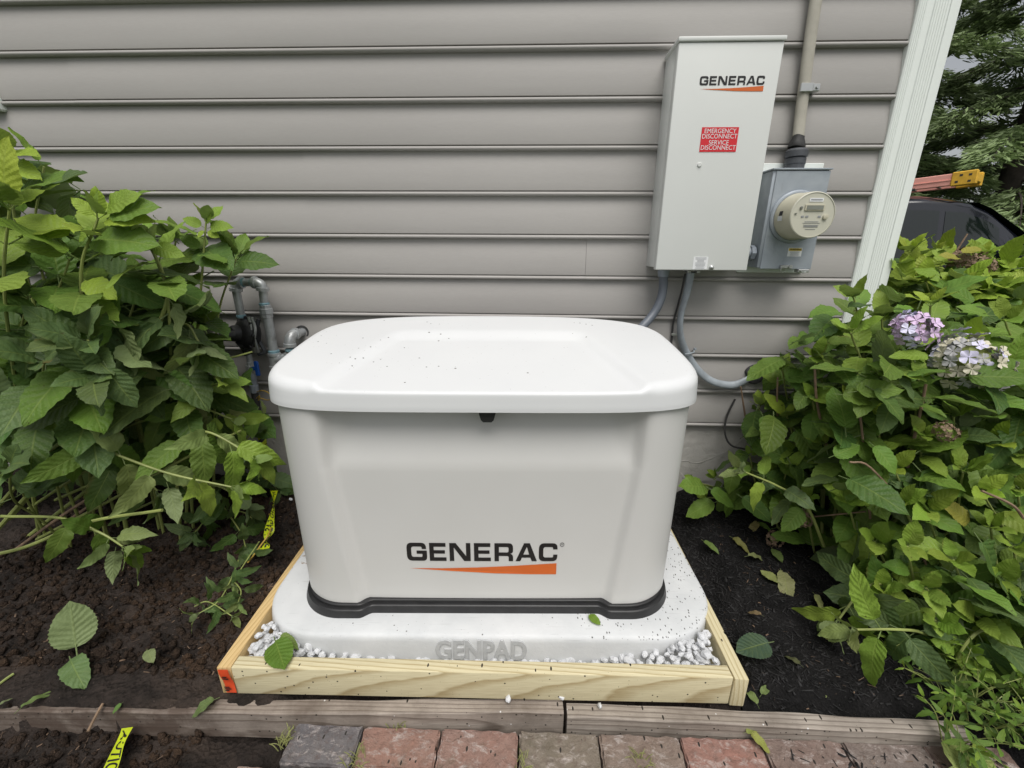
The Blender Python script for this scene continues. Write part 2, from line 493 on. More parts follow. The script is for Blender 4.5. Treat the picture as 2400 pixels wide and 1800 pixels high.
M['tag_orange'] = simple('orange_tag', (.62, .07, .02), .5, var=.15, scale=60)
M['twig'] = simple('dry_twig', (.21, .14, .09), .8, var=.3, scale=40)
M['stem'] = simple('green_stem', (.25, .29, .085), .5, var=.25, scale=10)
M['leaf'] = mat_leaf('leaf', False)
M['leaf_s'] = mat_leaf('leaf_mass', True)
M['bark'] = simple('bark', (.05, .04, .033), .9, var=.4, scale=8, bump=1.0, bscale=14)
M['needle'] = simple('needles', (.035, .055, .026), .6, var=.45, scale=2.2)
M['lawn'] = mat_soil('lawn_ground', (.03, .045, .015), (.055, .08, .025), 20)

# ------------------------------------------------------------------ outlines and lettering
def rrect(a, b, r, n=10, nx=60, ny=30):
    """rounded rectangle outline, counter-clockwise, centred"""
    P = []
    cs = [(a - r, -b + r, -90), (a - r, b - r, 0), (-a + r, b - r, 90), (-a + r, -b + r, 180)]
    for cx, cy, a0 in cs:
        for k in range(n + 1):
            th = R(a0 + 90 * k / n); P.append((cx + r * math.cos(th), cy + r * math.sin(th)))
    out = []
    for i, p in enumerate(P):
        q = P[(i + 1) % len(P)]
        k = 1 if (i + 1) % (n + 1) else (ny if (i // (n + 1)) % 2 == 0 else nx)
        for j in range(k): out.append((p[0] + (q[0] - p[0]) * j / k, p[1] + (q[1] - p[1]) * j / k))
    return out
def round_poly(pts, n=5):
    out = []
    for i, p in enumerate(pts):
        x, y = p[0], p[1]; r = p[2] if len(p) > 2 else 0
        if not r: out.append((x, y)); continue
        a = Vector(pts[i - 1][:2]) - Vector((x, y)); b = Vector(pts[(i + 1) % len(pts)][:2]) - Vector((x, y))
        p0 = Vector((x, y)) + a.normalized() * r; p1 = Vector((x, y)) + b.normalized() * r; c = Vector((x, y))
        for k in range(n + 1):
            t = k / n; q = p0 * (1 - t) ** 2 + c * 2 * t * (1 - t) + p1 * t * t; out.append((q.x, q.y))
    return out
def curve_to_mesh(cu):
    ob = bpy.data.objects.new('lettering_source', cu); COL.objects.link(ob)
    dg = bpy.context.evaluated_depsgraph_get()
    me = bpy.data.meshes.new_from_object(ob.evaluated_get(dg))
    vs = [(v.co.x, v.co.y, v.co.z) for v in me.vertices]; fs = [tuple(p.vertices) for p in me.polygons]
    bpy.data.objects.remove(ob); bpy.data.curves.remove(cu); bpy.data.meshes.remove(me)
    return vs, fs
def fill(polys, extrude=0.0, bevel=0.0):
    cu = bpy.data.curves.new('lettering_source', 'CURVE'); cu.dimensions = '2D'; cu.fill_mode = 'BOTH'; cu.extrude = extrude; cu.bevel_depth = bevel
    for P in polys:
        sp = cu.splines.new('POLY'); sp.points.add(len(P) - 1); sp.use_cyclic_u = True
        for q, (x, y) in zip(sp.points, P): q.co = (x, y, 0, 1)
    return curve_to_mesh(cu)
def text(body, size=1.0, bold=0.0, align='CENTER', extrude=0.0, xs=1.0, bevel=0.0, space=1.0):
    cu = bpy.data.curves.new('lettering_source', 'FONT'); cu.body = body; cu.size = size; cu.offset = bold * size; cu.align_x = align; cu.align_y = 'CENTER'
    cu.extrude = extrude; cu.bevel_depth = bevel; cu.resolution_u = 3; cu.space_character = space; cu.space_line = .92
    vs, fs = curve_to_mesh(cu)
    return [(x * xs, y, z) for x, y, z in vs], fs
LET = {
 'G': (0, [[(1.11, .66), (1.11, 1, .28), (0, 1, .3), (0, 0, .3), (1.14, 0, .24), (1.14, .57), (.56, .57), (.56, .39), (.88, .39), (.88, .215, .07), (.26, .215, .14), (.26, .79, .14), (.86, .79, .08), (.86, .66)]]),
 'E': (1.29, [[(0, 0), (0, 1), (.93, 1), (.93, .79), (.25, .79), (.25, .6), (.88, .6), (.88, .41), (.25, .41), (.25, .2), (.95, .2), (.95, 0)]]),
 'N': (2.43, [[(0, 0), (0, 1), (.36, 1), (.94, .27), (.94, 1), (1.19, 1), (1.19, 0), (.82, 0), (.25, .75), (.25, 0)]]),
 'E2': (3.82, [[(0, 0), (0, 1), (.93, 1), (.93, .79), (.25, .79), (.25, .6), (.88, .6), (.88, .41), (.25, .41), (.25, .2), (.95, .2), (.95, 0)]]),
 'R': (4.98, [[(0, 0), (0, 1), (1.05, 1, .26), (1.05, .46, .12), (.88, .42), (1.05, .37, .14), (1.06, 0), (.81, 0), (.81, .29, .1), (.25, .29), (.25, 0)], [(.25, .49), (.25, .79), (.80, .79, .09), (.80, .49, .09)]]),
 'A': (6.18, [[(0, 0), (.47, 1), (.80, 1), (1.22, 0), (.93, 0), (.84, .2), (.36, .2), (.27, 0)], [(.44, .37), (.615, .78), (.645, .78), (.77, .37)]]),
 'C': (7.50, [[(1.05, .66), (1.05, 1, .28), (0, 1, .3), (0, 0, .3), (1.06, 0, .28), (1.06, .37), (.82, .37), (.82, .21, .07), (.25, .21, .14), (.25, .79, .14), (.80, .79, .08), (.80, .66)]]),
}
def logo_letters():
    for k, (dx, polys) in LET.items():
        yield k[0], fill([[(x + dx, y) for x, y in round_poly(p)] for p in polys])
SWOOSH = [(.08, -.43), (2, -.42), (4, -.365), (6, -.27), (8.53, -.12), (8.53, -.75), (7, -.745), (5, -.70), (2.5, -.57)]
def circle(cx, cy, r, n=20): return [(cx + r * math.cos(2 * math.pi * k / n), cy + r * math.sin(2 * math.pi * k / n)) for k in range(n)]
def stick(parent, name, vf, mat, fn, local=True, thick=0.0):
    """flat print put on a surface: fn maps (x, y) of the lettering to a point"""
    vs, fs = vf
    b = MB(); b.add([fn(v[0], v[1]) for v in vs], fs)
    return b.part(name, mat, parent, local=local, smooth=False)

# ================================================================== GROUND
def heightfield(name, x0, x1, y0, y1, step, fn, mat):
    xs = np.arange(x0, x1 + step, step); ys = np.arange(y0, y1 + step, step)
    X, Y = np.meshgrid(xs, ys); Z = fn(X, Y); n = len(xs)
    V = np.c_[X.ravel(), Y.ravel(), Z.ravel()]
    i = (np.arange(len(ys) - 1)[:, None] * n + np.arange(n - 1)[None, :]).ravel()
    return np_mesh(name, V, np.c_[i, i + 1, i + 1 + n, i + n], mat)
def soil_z(X, Y):
    base = .0 + .045 * sstep(-.95, -.3, Y) + .03 * sstep(-1.25, -.95, X) * sstep(-1.0, -.8, Y)
    lump = .055 * fbm(X, Y, .30, 3, 3) + .05 * fbm(X, Y, .075, 3, 5) + .030 * np.abs(fbm(X, Y, .030, 2, 8)) ** .7 * 1.2 - .01
    front = np.minimum(-1.1391 + (X + 1.512) * .0426, -1.072)
    cut = sstep(.004, .034, Y - front)
    z = (base + lump) * cut + ((-.082 + .7 * lump) - .014 * sstep(-.70, -.64, X)) * (1 - cut)
    z = z - .030 * (1 - sstep(-1.05, -1.0, Y)) * sstep(-1.25, -.95, X) * (Y > -1.12)
    n_ = fbm(X, Y, .12, 4, 23) + fbm(X, Y, .03, 2, 24) * .6
    cov = (1 - sstep(-1.0, -.62, X + n_ * .7)) * sstep(front + .008, front + .018, Y + n_ * .016) * (Y < -1.0)
    z = np.where(cov > .02, np.maximum(z, -.020 + .024 * cov + .030 * n_ * cov), z)
    z = z - .03 * sstep(-.75, -.65, X) * (Y > -1.13) * (Y <= -.985)
    z = z - .055 * sstep(-1.10, -.97, X) * sstep(-.95, -.55, Y)
    return z - .10 * sstep(-.935, -.90, X) * (Y > -.985)
def mulch_z(X, Y):
    base = .004 + .04 * sstep(-.9, -.3, Y) + .02 * sstep(.9, 1.6, X) - .12 * sstep(.1, 1.2, Y)
    lump = .04 * fbm(X, Y, .35, 3, 13) + .03 * fbm(X, Y, .07, 3, 15)
    cut = sstep(-1.078, -1.048, Y)
    z = (base + lump) * cut + (-.092 + .15 * lump) * (1 - cut)
    z = z - .040 * (1 - sstep(-1.035, -.99, Y)) * (Y > -1.12)
    z = z - .050 * (1 - sstep(.63, .75, X)) * sstep(-.95, -.55, Y)
    return z - .10 * (1 - sstep(.585, .615, X)) * (Y > -.985)
g = MB().add([(-150, -150, -.14), (150, -150, -.14), (150, 150, -.14), (-150, 150, -.14)], [(0, 1, 2, 3)])
tag(g.part('ground', M['lawn']), kind='structure')
tag(link('soil', heightfield('soil', -3.4, .56, -1.9, .02, .009, soil_z, M['soil'])), kind='structure')
tag(link('mulch', heightfield('mulch', .563, 3.6, -1.9, 1.6, .016, mulch_z, M['mulch'])), kind='structure')

def ico(jit, seed, sub=1, scale=(1, 1, 1)):
    bm = bmesh.new(); bmesh.ops.create_icosphere(bm, subdivisions=sub, radius=1.0)
    r = random.Random(seed)
    V = np.array([[v.co.x * scale[0], v.co.y * scale[1], v.co.z * scale[2]] for v in bm.verts])
    V *= np.array([[1 + r.uniform(-jit, jit)] for _ in V])
    F = np.array([[v.index for v in f.verts] for f in bm.faces]); bm.free()
    return V, F
def scatter(name, bases, pts, sizes, rots, mat):
    """many small pieces joined into one mesh; rots (n,3,3)"""
    Vs, Fs, n = [], [], 0
    for k, (p, s, r) in enumerate(zip(pts, sizes, rots)):
        V, F = bases[k % len(bases)]
        W = (V * s) @ r.T + p
        Vs.append(W); Fs.append(F + n); n += len(W)
    return np_mesh(name, np.concatenate(Vs), np.concatenate(Fs), mat, smooth=False)
def rand_rots(n, flat=False):
    out = []
    for _ in range(n):
        if flat: e = (RNG.uniform(-.35, .35), RNG.uniform(-.35, .35), RNG.uniform(0, 6.28))
        else: e = tuple(RNG.uniform(0, 6.28, 3))
        from mathutils import Euler
        out.append(np.array(Euler(e).to_matrix()))
    return out
N = 13000
px = RNG.uniform(-2.1, -.90, N); py = -1.45 + 1.43 * RNG.random(N) ** 1.1
sz = .0025 + .017 * RNG.random(N) ** 5
pz = soil_z(px, py) + sz * .2
ok = ~((py < -1.03) & (py > -1.12))
tag(link('soil_clods', scatter('soil_clods', [ico(.35, i, 1, (1, .8, .65)) for i in range(5)], np.c_[px, py, pz][ok], sz[ok], rand_rots(ok.sum()), M['clod'])),
    'crumbs and clods of brown soil strewn over the dug bed left of the frame', 'soil crumbs', kind='stuff')
N = 1500
px = RNG.uniform(-2.1, -.92, N); py = -1.5 + 1.5 * RNG.random(N)
ok = ~((py < -1.03) & (py > -1.12)); sz = .003 + .010 * RNG.random(N) ** 2; pz = soil_z(px, py) + .003
M['litter'] = simple('wood_litter', (.13, .085, .055), .85, var=.7, scale=7)
shred = [(np.array([[-1, -.10, 0], [1, -.06, .02], [.9, .09, .06], [-.95, .10, .03]]) * q, np.array([[0, 1, 2, 3]])) for q in (np.array([1, 1, 1]), np.array([.6, 2.2, 1]), np.array([1.5, .6, 1]))]
tag(link('soil_litter', scatter('soil_litter', shred, np.c_[px, py, pz][ok], sz[ok], rand_rots(ok.sum(), True), M['litter'])), 'bits of bark, straw and dry leaf scattered over the brown soil', 'plant litter', kind='stuff')
N = 700
px = .60 + 1.4 * RNG.random(N); py = RNG.uniform(-1.3, .0, N); ok = ~((py < -1.03) & (py > -1.11)); sz = .003 + .007 * RNG.random(N) ** 2
pz = np.where(py < -1.1, -.044, mulch_z(px, py) + .006)
tag(link('mulch_litter', scatter('mulch_litter', shred, np.c_[px, py, pz][ok], sz[ok], rand_rots(ok.sum(), True), M['litter'])), 'brown bits of leaf and bark scattered over the black mulch', 'plant litter', kind='stuff')
N = 9000
px = .60 + 1.5 * RNG.random(N) ** 1.2; py = RNG.uniform(-1.35, .05, N)
sz = .004 + .012 * RNG.random(N) ** 2
pz = mulch_z(px, py) + .002
ok = ~((py < -1.03) & (py > -1.11)) & ((py > -1.05) | ((px > .62) & (RNG.random(N) < np.clip((px - .5) * 1.2, 0, .6))))
pz = np.where((py < -1.1), -.047, pz)
chip = [(np.array([[-1, -.12, -.06], [1, -.1, -.05], [.9, .12, -.05], [-.95, .16, -.06], [-1, -.1, .07], [.95, -.1, .06], [.85, .1, .06], [-.9, .14, .08]]) * s,
         np.array([[0, 3, 2, 1], [4, 5, 6, 7], [0, 1, 5, 4], [1, 2, 6, 5], [2, 3, 7, 6], [3, 0, 4, 7]])) for s in (np.array([1, 1, 1]), np.array([.7, 1.8, 1]), np.array([1.3, .8, 1]))]
tag(link('mulch_chips', scatter('mulch_chips', chip, np.c_[px, py, pz][ok], sz[ok], rand_rots(ok.sum(), True), M['chip'])),
    'loose black bark mulch chips covering the bed right of the frame', 'mulch chips', kind='stuff')

# ================================================================== HOUSE
Z_A, EXP = 1.89255, 0.165
house = thing('house', 'house wall in grey beaded vinyl siding with white corner trim over a stucco foundation', 'house', (-1.0, 0.1, -.14))
CX0, CX1 = 1.290, 1.433
prof = [(0.0, .004), (.0005, .014)]
for k in range(9):
    th = R(-80 + 160 * k / 8); prof.append((.0080 + .0074 * math.sin(th), .0155 + .0080 * math.cos(th)))
prof += [(.0157, .0150), (.0162, .0105), (.0196, .0100), (.0207, .0175), (.030, .0185), (.055, .0180), (.080, .0164), (.100, .0140), (.118, .0110), (.133, .0080), (.147, .0055), (.160, .0042), (.170, .0035)]
def plank(x0, x1, zb, proud=0.0):
    b = MB(); n = len(prof); cuts = 2
    vs = [(x, -(o + proud), zb + z) for x in (x0, x1) for z, o in prof]
    fs = [(i, i + n, i + n + 1, i + 1) for i in range(n - 1)]
    # end returns so that a seam has thickness
    vs += [(x, .0, zb + z) for x in (x0, x1) for z, o in prof]
    for e in (0, 1):
        a, c = e * n, 2 * n + e * n
        fs += [((a + i, a + i + 1, c + i + 1, c + i) if e == 0 else (a + i + 1, a + i, c + i, c + i + 1)) for i in range(n - 1)]
    b.add(vs, fs)
    return b.part('siding_plank', M['siding'], house, smooth=True, angle=50)
seams = {3: [-.969], 5: [.192], 7: [-.978], 0: [-2.6], 1: [1.05 - 2.9], 9: [.9 - 1.6]}
for k in range(-5, 10):
    zb = Z_A - .0175 - EXP * k
    xs = [-5.0] + sorted(seams.get(k, [[-3.3, .3 - 2.9, -2.9][k % 3]])) + [CX0 + .01]
    for i in range(len(xs) - 1):
        plank(xs[i] + (.0004 if i else 0), xs[i + 1] - .0004, zb, .0016 if i % 2 else 0)
MB().box(-5, CX1 - .02, .0015, .10, .36, 2.72).part('sheathing', M['siding'], house)
MB().box(-5, CX1 - .012, .003, .16, -.5, .3895, .006).part('foundation', M['stucco'], house)
# fluted corner post
cp = [(CX0, .0), (CX0, .026), (CX0 + .005, .030)]
def flute(x, w=.0030, d=.0018, top=.030): return [(x, top), (x + w * .25, top - d), (x + w * .75, top - d), (x + w, top)]
for q in range(3): cp += flute(CX0 + .008 + q * .007)
cp += [(CX0 + .031, .030), (CX0 + .034, .0265), (CX0 + .052, .0265), (CX0 + .055, .030)]
for q in range(5): cp += flute(CX0 + .058 + q * .0088, .0036)
cp += [(CX0 + .104, .030), (CX0 + .106, .033), (CX0 + .110, .033), (CX0 + .112, .029), (CX1 - .003, .029), (CX1, .026), (CX1, -.14)]
n = len(cp); vs = [(x, -o, z) for z in (.33, 2.72) for x, o in cp]
MB().add(vs, [(i, i + 1, i + 1 + n, i + n) for i in range(n - 1)]).part('corner_post', M['white_trim'], house, smooth=True, angle=20)
for k in range(-5, 10):      # siding on the side wall round the corner
    zb = Z_A - .0175 - EXP * k; nn = len(prof)
    vs = [(CX1 - .025 + o, y, zb + z) for y in (.14, 7.0) for z, o in prof]
    MB().add(vs, [(i + 1, i + nn + 1, i + nn, i) for i in range(nn - 1)]).part('siding_plank', M['siding'], house, smooth=True, angle=50)
MB().box(CX1 - .6, CX1 - .026, .161, 7.0, -.5, 2.72).part('side_wall', M['stucco'], house)
# window whose lower right corner shows at the left edge
wx, wz = -2.156, 1.690
win = MB().box(wx - .09, wx, -.048, .0, wz, wz + 1.05, .006).box(wx - .98, wx - .091, -.046, .0, wz, wz + .085, .006).box(wx - 1.07, wx - .981, -.048, 0, wz, wz + 1.05, .006).box(wx - .98, wx - .091, -.046, 0, wz + .965, wz + 1.05, .006).part('window', M['white_trim'], house)
MB().box(wx - .979, wx - .092, -.020, -.0175, wz + .086, wz + .964).part('pane', M['glass_dark'], win)

# ================================================================== GENERATOR PAD, FRAME, GRAVEL
PAD_C, PAD_R = (-.163, -.525, 0.0), .034
PA, PB = .728, .405
pad = thing('generator_pad', 'pale grey concrete equipment pad with raised lettering under the white generator', 'equipment pad', PAD_C, PAD_R)
def pad_ring(inset, z, flare=0.0):
    return [(x, y, z) for x, y in rrect(PA - inset, PB - inset, .21 - inset, 14, 20, 8)]
b = MB()
b.rings([pad_ring(-.006, -.03), pad_ring(-.004, .0), pad_ring(.002, .064), pad_ring(.0045, .074), pad_ring(.009, .0805), pad_ring(.016, .083), pad_ring(.06, .083), pad_ring(.12, .083)])
pad_top = b.part('slab', M['pad'], pad, local=True, angle=50)
gvs, gfs = text('GENPAD', .0890, .022, xs=.76, extrude=.0034, bevel=.0016, space=1.04)
bb = MB(); bb.add([(x - .018, -PB - .0036 + (y + .0355) * .094 - zz * .9, y + .0365) for x, y, zz in gvs], gfs)
bb.part('raised_lettering', M['emboss'], pad, local=True, angle=40)

frame = thing('timber_frame', 'low square frame of new pine boards round the white pebbles and pad', 'wooden frame', (-.17, -.55, 0))
ZT = .091
fl = atz(500, 1440, ZT); fr = atz(1585, 1466, ZT); lo = atz(470, 1441, ZT); ro = atz(1614, 1472, ZT)
def board(p0, p1, w, z0, z1, mat, side, slope=0.0):
    """board standing on edge from p0 to p1 (outer top edge), its thickness on the given side"""
    d = (p1 - p0).normalized(); nrm = Vector((-d.y, d.x, 0)) * side
    Mx = Matrix.Translation(Vector((p0.x, p0.y, 0))) @ Matrix(((d.x, nrm.x, 0, 0), (d.y, nrm.y, 0, 0), (slope, 0, 1, 0), (0, 0, 0, 1)))
    L = (Vector((p1.x, p1.y)) - Vector((p0.x, p0.y))).length
    b = MB().box(0, L, 0, w, z0, z1, .0028, 2, M=Mx)
    if side < 0: b.f = [tuple(reversed(f)) for f in b.f]
    return b.part('board', mat, frame)
fa = atz(498, 1443, ZT); fb = atz(1585, 1465, ZT)
board(fa, fb, .038, -.004, ZT, M['board_x'], 1)
dfr = (fb - fa).normalized()
la = Vector((fa.x - .0395, fa.y - .001, 0)); lb = atz(618, 1230, ZT - .07 * .45); lb.z = 0
ld = (lb - la).normalized()
lb = la + ld * .86
board(la, lb, .038, -.004, ZT, M['board_y'], -1, -.07)
ra = Vector((fb.x + .0395, fb.y - .004, 0)); rd = (atz(1500, 1240, ZT - .07 * .45) - ra); rd.z = 0; rd.normalize()
board(ra, ra + rd * .87, .038, -.006, ZT + .001, M['board_y2'], 1, -.07)
board(lb + ld * .001 + Vector((.002, .038, 0)), ra + rd * .87 + Vector((-.002, .04, 0)), .038, -.064, ZT - .062, M['board_x'], -1)
# orange tag stapled to the end of the left board
e0 = la + Vector((.004, -.0035, 0))
tg = MB()
tv = []
for k in range(7):
    z = .089 - k * .0135; dx = .0018 * k; bul = -.002 * math.sin(k * 1.3)
    tv += [(e0.x + dx + .002, e0.y + bul, z), (e0.x + dx + .030, e0.y + bul + .0005, z)]
tg.add(tv, [(2 * k, 2 * k + 2, 2 * k + 3, 2 * k + 1) for k in range(6)])
tg.part('end_tag', M['tag_orange'], frame, smooth=True)
pr = MB()
for (z, w) in ((.066, .012), (.060, .016), (.030, .014), (.024, .018), (.018, .011)):
    pr.box(e0.x + .012, e0.x + .012 + w, e0.y - .0042, e0.y - .0034, z - .0016, z + .0016)
pr.part('tag_print', M['black_ink'], frame)

gravel = thing('gravel_bed', 'bed of white pebbles between the concrete pad and the pine frame', 'pebbles', (-.17, -.55, -.01))
gb = MB().box(-.90, .56, -.985, -.16, -.06, -.012)
gb.part('gravel_base', M['stone'], gravel)
sv = []
for s in range(7):
    V, F = ico(.24, 50 + s, 2, (1, .68 + .07 * (s % 4), .60 + .08 * (s % 3)))
    bmv = MB().add(V.tolist(), F.tolist()); sv.append(bmv.mesh('stone', M['stone'], True, 22))
pinv = WM[pad.name].inverted()
def in_pad(x, y, mrg=0.0):
    q = pinv @ Vector((x, y, 0)); ax, ay = abs(q.x) - (PA + mrg) + .21, abs(q.y) - (PB + mrg) + .21
    return math.hypot(max(ax, 0), max(ay, 0)) < .21 and max(ax, ay) < .21
def in_frame(x, y, mrg=.012):
    P = Vector((x, y, 0))
    yl = fa.y + .038 + (x - fa.x) * (fb.y - fa.y) / (fb.x - fa.x)
    xl = la.x + .038 + (y - la.y) * ld.x / ld.y; xr = ra.x - .038 + (y - ra.y) * rd.x / rd.y
    return y > yl + mrg and xl + mrg < x < xr - mrg and y < -.2
cand, tries = [], 0
rg = random.Random(3)
while len(cand) < 520 and tries < 60000:
    tries += 1
    x, y = rg.uniform(-.95, .62), -1.02 + .62 * rg.random() ** 1.3
    s = rg.uniform(.0095, .0185)
    if in_pad(x, y, .004) or not in_frame(x, y): continue
    if any((x - c[0]) ** 2 + (y - c[1]) ** 2 < (.78 * (s + c[2])) ** 2 for c in cand): continue
    cand.append((x, y, s))
cand.sort(key=lambda c: (c[1]))
lay2 = [(x + rg.uniform(-.008, .008), y + rg.uniform(-.006, .008), s * .9, .018) for x, y, s in cand if (x < -.72 or x > .38) and rg.random() < .75]
lay2 = [c for c in lay2 if in_frame(c[0], c[1], .014) and not in_pad(c[0], c[1], .006)][:95]
allst = [(x, y, s, 0) for x, y, s in cand][:298 - len(lay2)] + lay2
for x, y, s, dz in allst:
    o = bpy.data.objects.new('stone', rg.choice(sv)); COL.objects.link(o); o.parent = gravel
    corner = .060 * max(0, min(1, (abs(x + .17) - .34) / .26))
    Wp = Vector((x, y, -.004 + dz + corner + rg.uniform(0, .010)))
    o.location = Wp - Vector((-.17, -.55, -.01)); o.scale = (s, s, s)
    o.rotation_euler = (rg.uniform(-.5, .5), rg.uniform(-.5, .5), rg.uniform(0, 6.28))

# ================================================================== GENERATOR
GEN_C, GEN_R = (-.176, -.545, .083), .042
gen = thing('generator', 'white standby generator with sloping lid and black base standing on the concrete pad', 'generator', GEN_C, GEN_R)
def bump_mask(x, z):
    """1 in the recessed middle of the front, 0 on the corner pillars"""
    xe = .398 + .055 * np.clip((z - .03) / .48, 0, 1)
    return 1 - sstep(xe - .034, xe, np.abs(x))
def up_mask(x, z):
    xe = .455
    wide = .045 + .07 * np.clip((z - .50) / .16, 0, 1)
    return 1 - sstep(xe - wide, xe + .02, np.abs(x))
YF = -.302
def recess(x, z):
    lower = .024 * bump_mask(x, z)
    q = np.clip((z - .485) / .17, 0, 1.2)
    k = np.where(q < .25, q * q * 2, q - .125)
    return lower + .042 * k * up_mask(x, z)
def yfront(x, z):
    return YF + .010 * (abs(x) / .6) ** 2.5 + float(recess(np.array(x), np.array(z)))
def body_ring(a, b, r, z, front=True):
    out = []
    for x, y in rrect(a, b, r, 16, 112, 24):
        bow = .012 * (1 - (y / b) ** 2) if abs(x) > a - .002 else 0
        X = x + math.copysign(bow, x)
        yy = y
        if y < 0:
            w = float(sstep(-.0, -(b - r) , np.array(y)))
            yy = y + (yfront(x, z) - YF) * float(sstep(-(b - .10), -(b - .01), np.array(y)))
        out.append((X, yy, z))
    return out
b = MB()
zs = [.0395] + list(np.linspace(.045, .49, 12)) + list(np.linspace(.495, .66, 24)) + [.68, .70, .72]
b.rings([body_ring(.595 + .010 * z, .302, .150, z) for z in zs])
body = b.part('enclosure', M['gen'], gen, local=True, angle=50)
# black base with a groove under the enclosure
def base_ring(off, z):
    out = []
    for x, y in rrect(.606 + off, .315 + off, .155, 16, 112, 24):
        yy = y
        if y < 0:
            rec = .021 * (1 - float(sstep(.352, .392, np.array(abs(x)))))
            yy = y + rec * float(sstep(-(.315 + off - .10), -(.315 + off - .01), np.array(y)))
        out.append((x, yy, z))
    return out
b = MB()
b.rings([base_ring(.0, -0.0016), base_ring(.002, 0.0008), base_ring(-.003, 0.0232), base_ring(-.006, 0.0260), base_ring(-.0095, 0.0264), base_ring(-.013, 0.0272), base_ring(-.0145, 0.0368), base_ring(-.011, 0.0380), base_ring(-.009, 0.0404), base_ring(-.011, 0.0424), base_ring(-.022, 0.0432)])
b.part('base', M['black_plastic'], gen, local=True, angle=30)
# lid
LN = 5.0
def lid_out(inset=0.0):
    P = []; n = 260
    for k in range(n):
        th = 2 * math.pi * k / n; c, s = math.cos(th), math.sin(th)
        nn = LN if s < 0 else 4.1
        x = math.copysign(abs(c) ** (2 / nn), c) * .622; y = math.copysign(abs(s) ** (2 / nn), s) * .324
        # even out the spacing of the points with a blend towards the rounded rectangle
        P.append(Vector((x, y)))
    # resample by arc length
    L = [0]
    for i in range(n): L.append(L[-1] + (P[(i + 1) % n] - P[i]).length)
    out = []; j = 0; m = 300
    for k in range(m):
        t = L[-1] * k / m
        while L[j + 1] < t: j += 1
        f = (t - L[j]) / max(1e-9, L[j + 1] - L[j]); out.append(P[j].lerp(P[(j + 1) % n], f))
    if inset:
        res = []
        for i, p in enumerate(out):
            d = (out[(i + 1) % m] - out[i - 1]).normalized(); res.append(p + Vector((-d.y, d.x)) * (inset if not callable(inset) else inset(p)))
        out = res
    return out
def lid_z(x, y):
    z = .757 + .142 * (y + .322) - .010 * (x / .6) ** 2 * sstep(-.1, .3, np.array(y))
    d_side = abs(x) - (.418 - .28 * (y + .322)); d_back = y - .055
    f = (1 - sstep(-.004, .032, np.array(d_side))) * (1 - sstep(.0, .085, np.array(d_back)))
    return float(z - .0135 * f)
def erad(p):
    f = float(sstep(-.29, -.315, np.array(p.y))) * (1 - float(sstep(.40, .47, np.array(abs(p.x)))))
    return .028 - .019 * f
O = lid_out()
def lring(fin, fz):
    inn = lid_out(lambda p: max(1e-6, fin(p)))
    return [(q.x, q.y, fz(p, q)) for p, q in zip(O, inn)]
LB = .690      # bottom of the lip
rings = []
def band(p): return lid_z(p.x * .97, p.y * .93)
rings.append(lring(lambda p: .020, lambda p, q: LB + .012))
rings.append(lring(lambda p: .004, lambda p, q: LB + .001))
rings.append(lring(lambda p: .0, lambda p, q: LB))
rings.append(lring(lambda p: -.003, lambda p, q: LB + .003))
rings.append(lring(lambda p: -.0035, lambda p, q: LB + .008))
rings.append(lring(lambda p: -.001, lambda p, q: LB + .0115))
rings.append(lring(lambda p: .0006, lambda p, q: LB + .018))
for t in (.4, .75): rings.append(lring(lambda p: .0006 + .002 * t, lambda p, q: LB + .018 + (band(p) - erad(p) - LB - .018) * t))
for k in range(0, 7):
    th = R(90 * k / 6)
    rings.append(lring(lambda p: .0026 + erad(p) * (1 - math.cos(th)), lambda p, q: (lid_z(q.x, q.y) - erad(p) + erad(p) * math.sin(th))))
inn = lid_out(lambda p: .0026 + erad(p))
for v in [.985, .96, .93, .9, .87, .84, .81, .78, .75, .72, .69, .66, .63, .6, .57, .54, .5, .46, .42, .38, .34, .3, .25, .2, .15, .1, .05]:
    rings.append([(q.x * v, q.y * v, lid_z(q.x * v, q.y * v)) for q in inn])
b = MB(); b.rings(rings)
b.part('lid', M['lid'], gen, local=True, angle=60)
# latch under the lid
yl = yfront(.02, .66) - .03
b = MB()
lp = [(-.026, .700), (.026, .700), (.021, .676), (.017, .662), (.011, .656), (-.011, .656), (-.017, .662), (-.021, .676)]
b.add([(x + .015, y, z) for y in (YF - .006, YF + .06) for x, z in lp], [tuple(range(8))[::-1], tuple(range(8, 16))] + [(i, (i + 1) % 8, 8 + (i + 1) % 8, 8 + i) for i in range(8)])
b.f = [tuple(reversed(f)) for f in b.f]
b.part('latch', M['black_plastic'], gen, local=True)
# lettering and emblem
LS = .0535; LX = -.2365; LZ = .1855
def on_front(x, y, off=.0012):
    X = LX + x * LS; Zz = LZ + y * LS * 1.22
    return (X, yfront(X, Zz) - off, Zz)
for ch, vf in logo_letters(): stick(gen, 'lettering', vf, M['black_ink'], on_front)
stick(gen, 'emblem_stripe', fill([SWOOSH]), M['orange_ink'], on_front)
stick(gen, 'registered_mark', fill([circle(8.80, .92, .12), circle(8.80, .92, .095)]), M['black_ink'], on_front)
rv, rf = text('R', .15); stick(gen, 'registered_mark', ([(x + 8.80, y + .92, 0) for x, y, z in rv], rf), M['black_ink'], on_front)

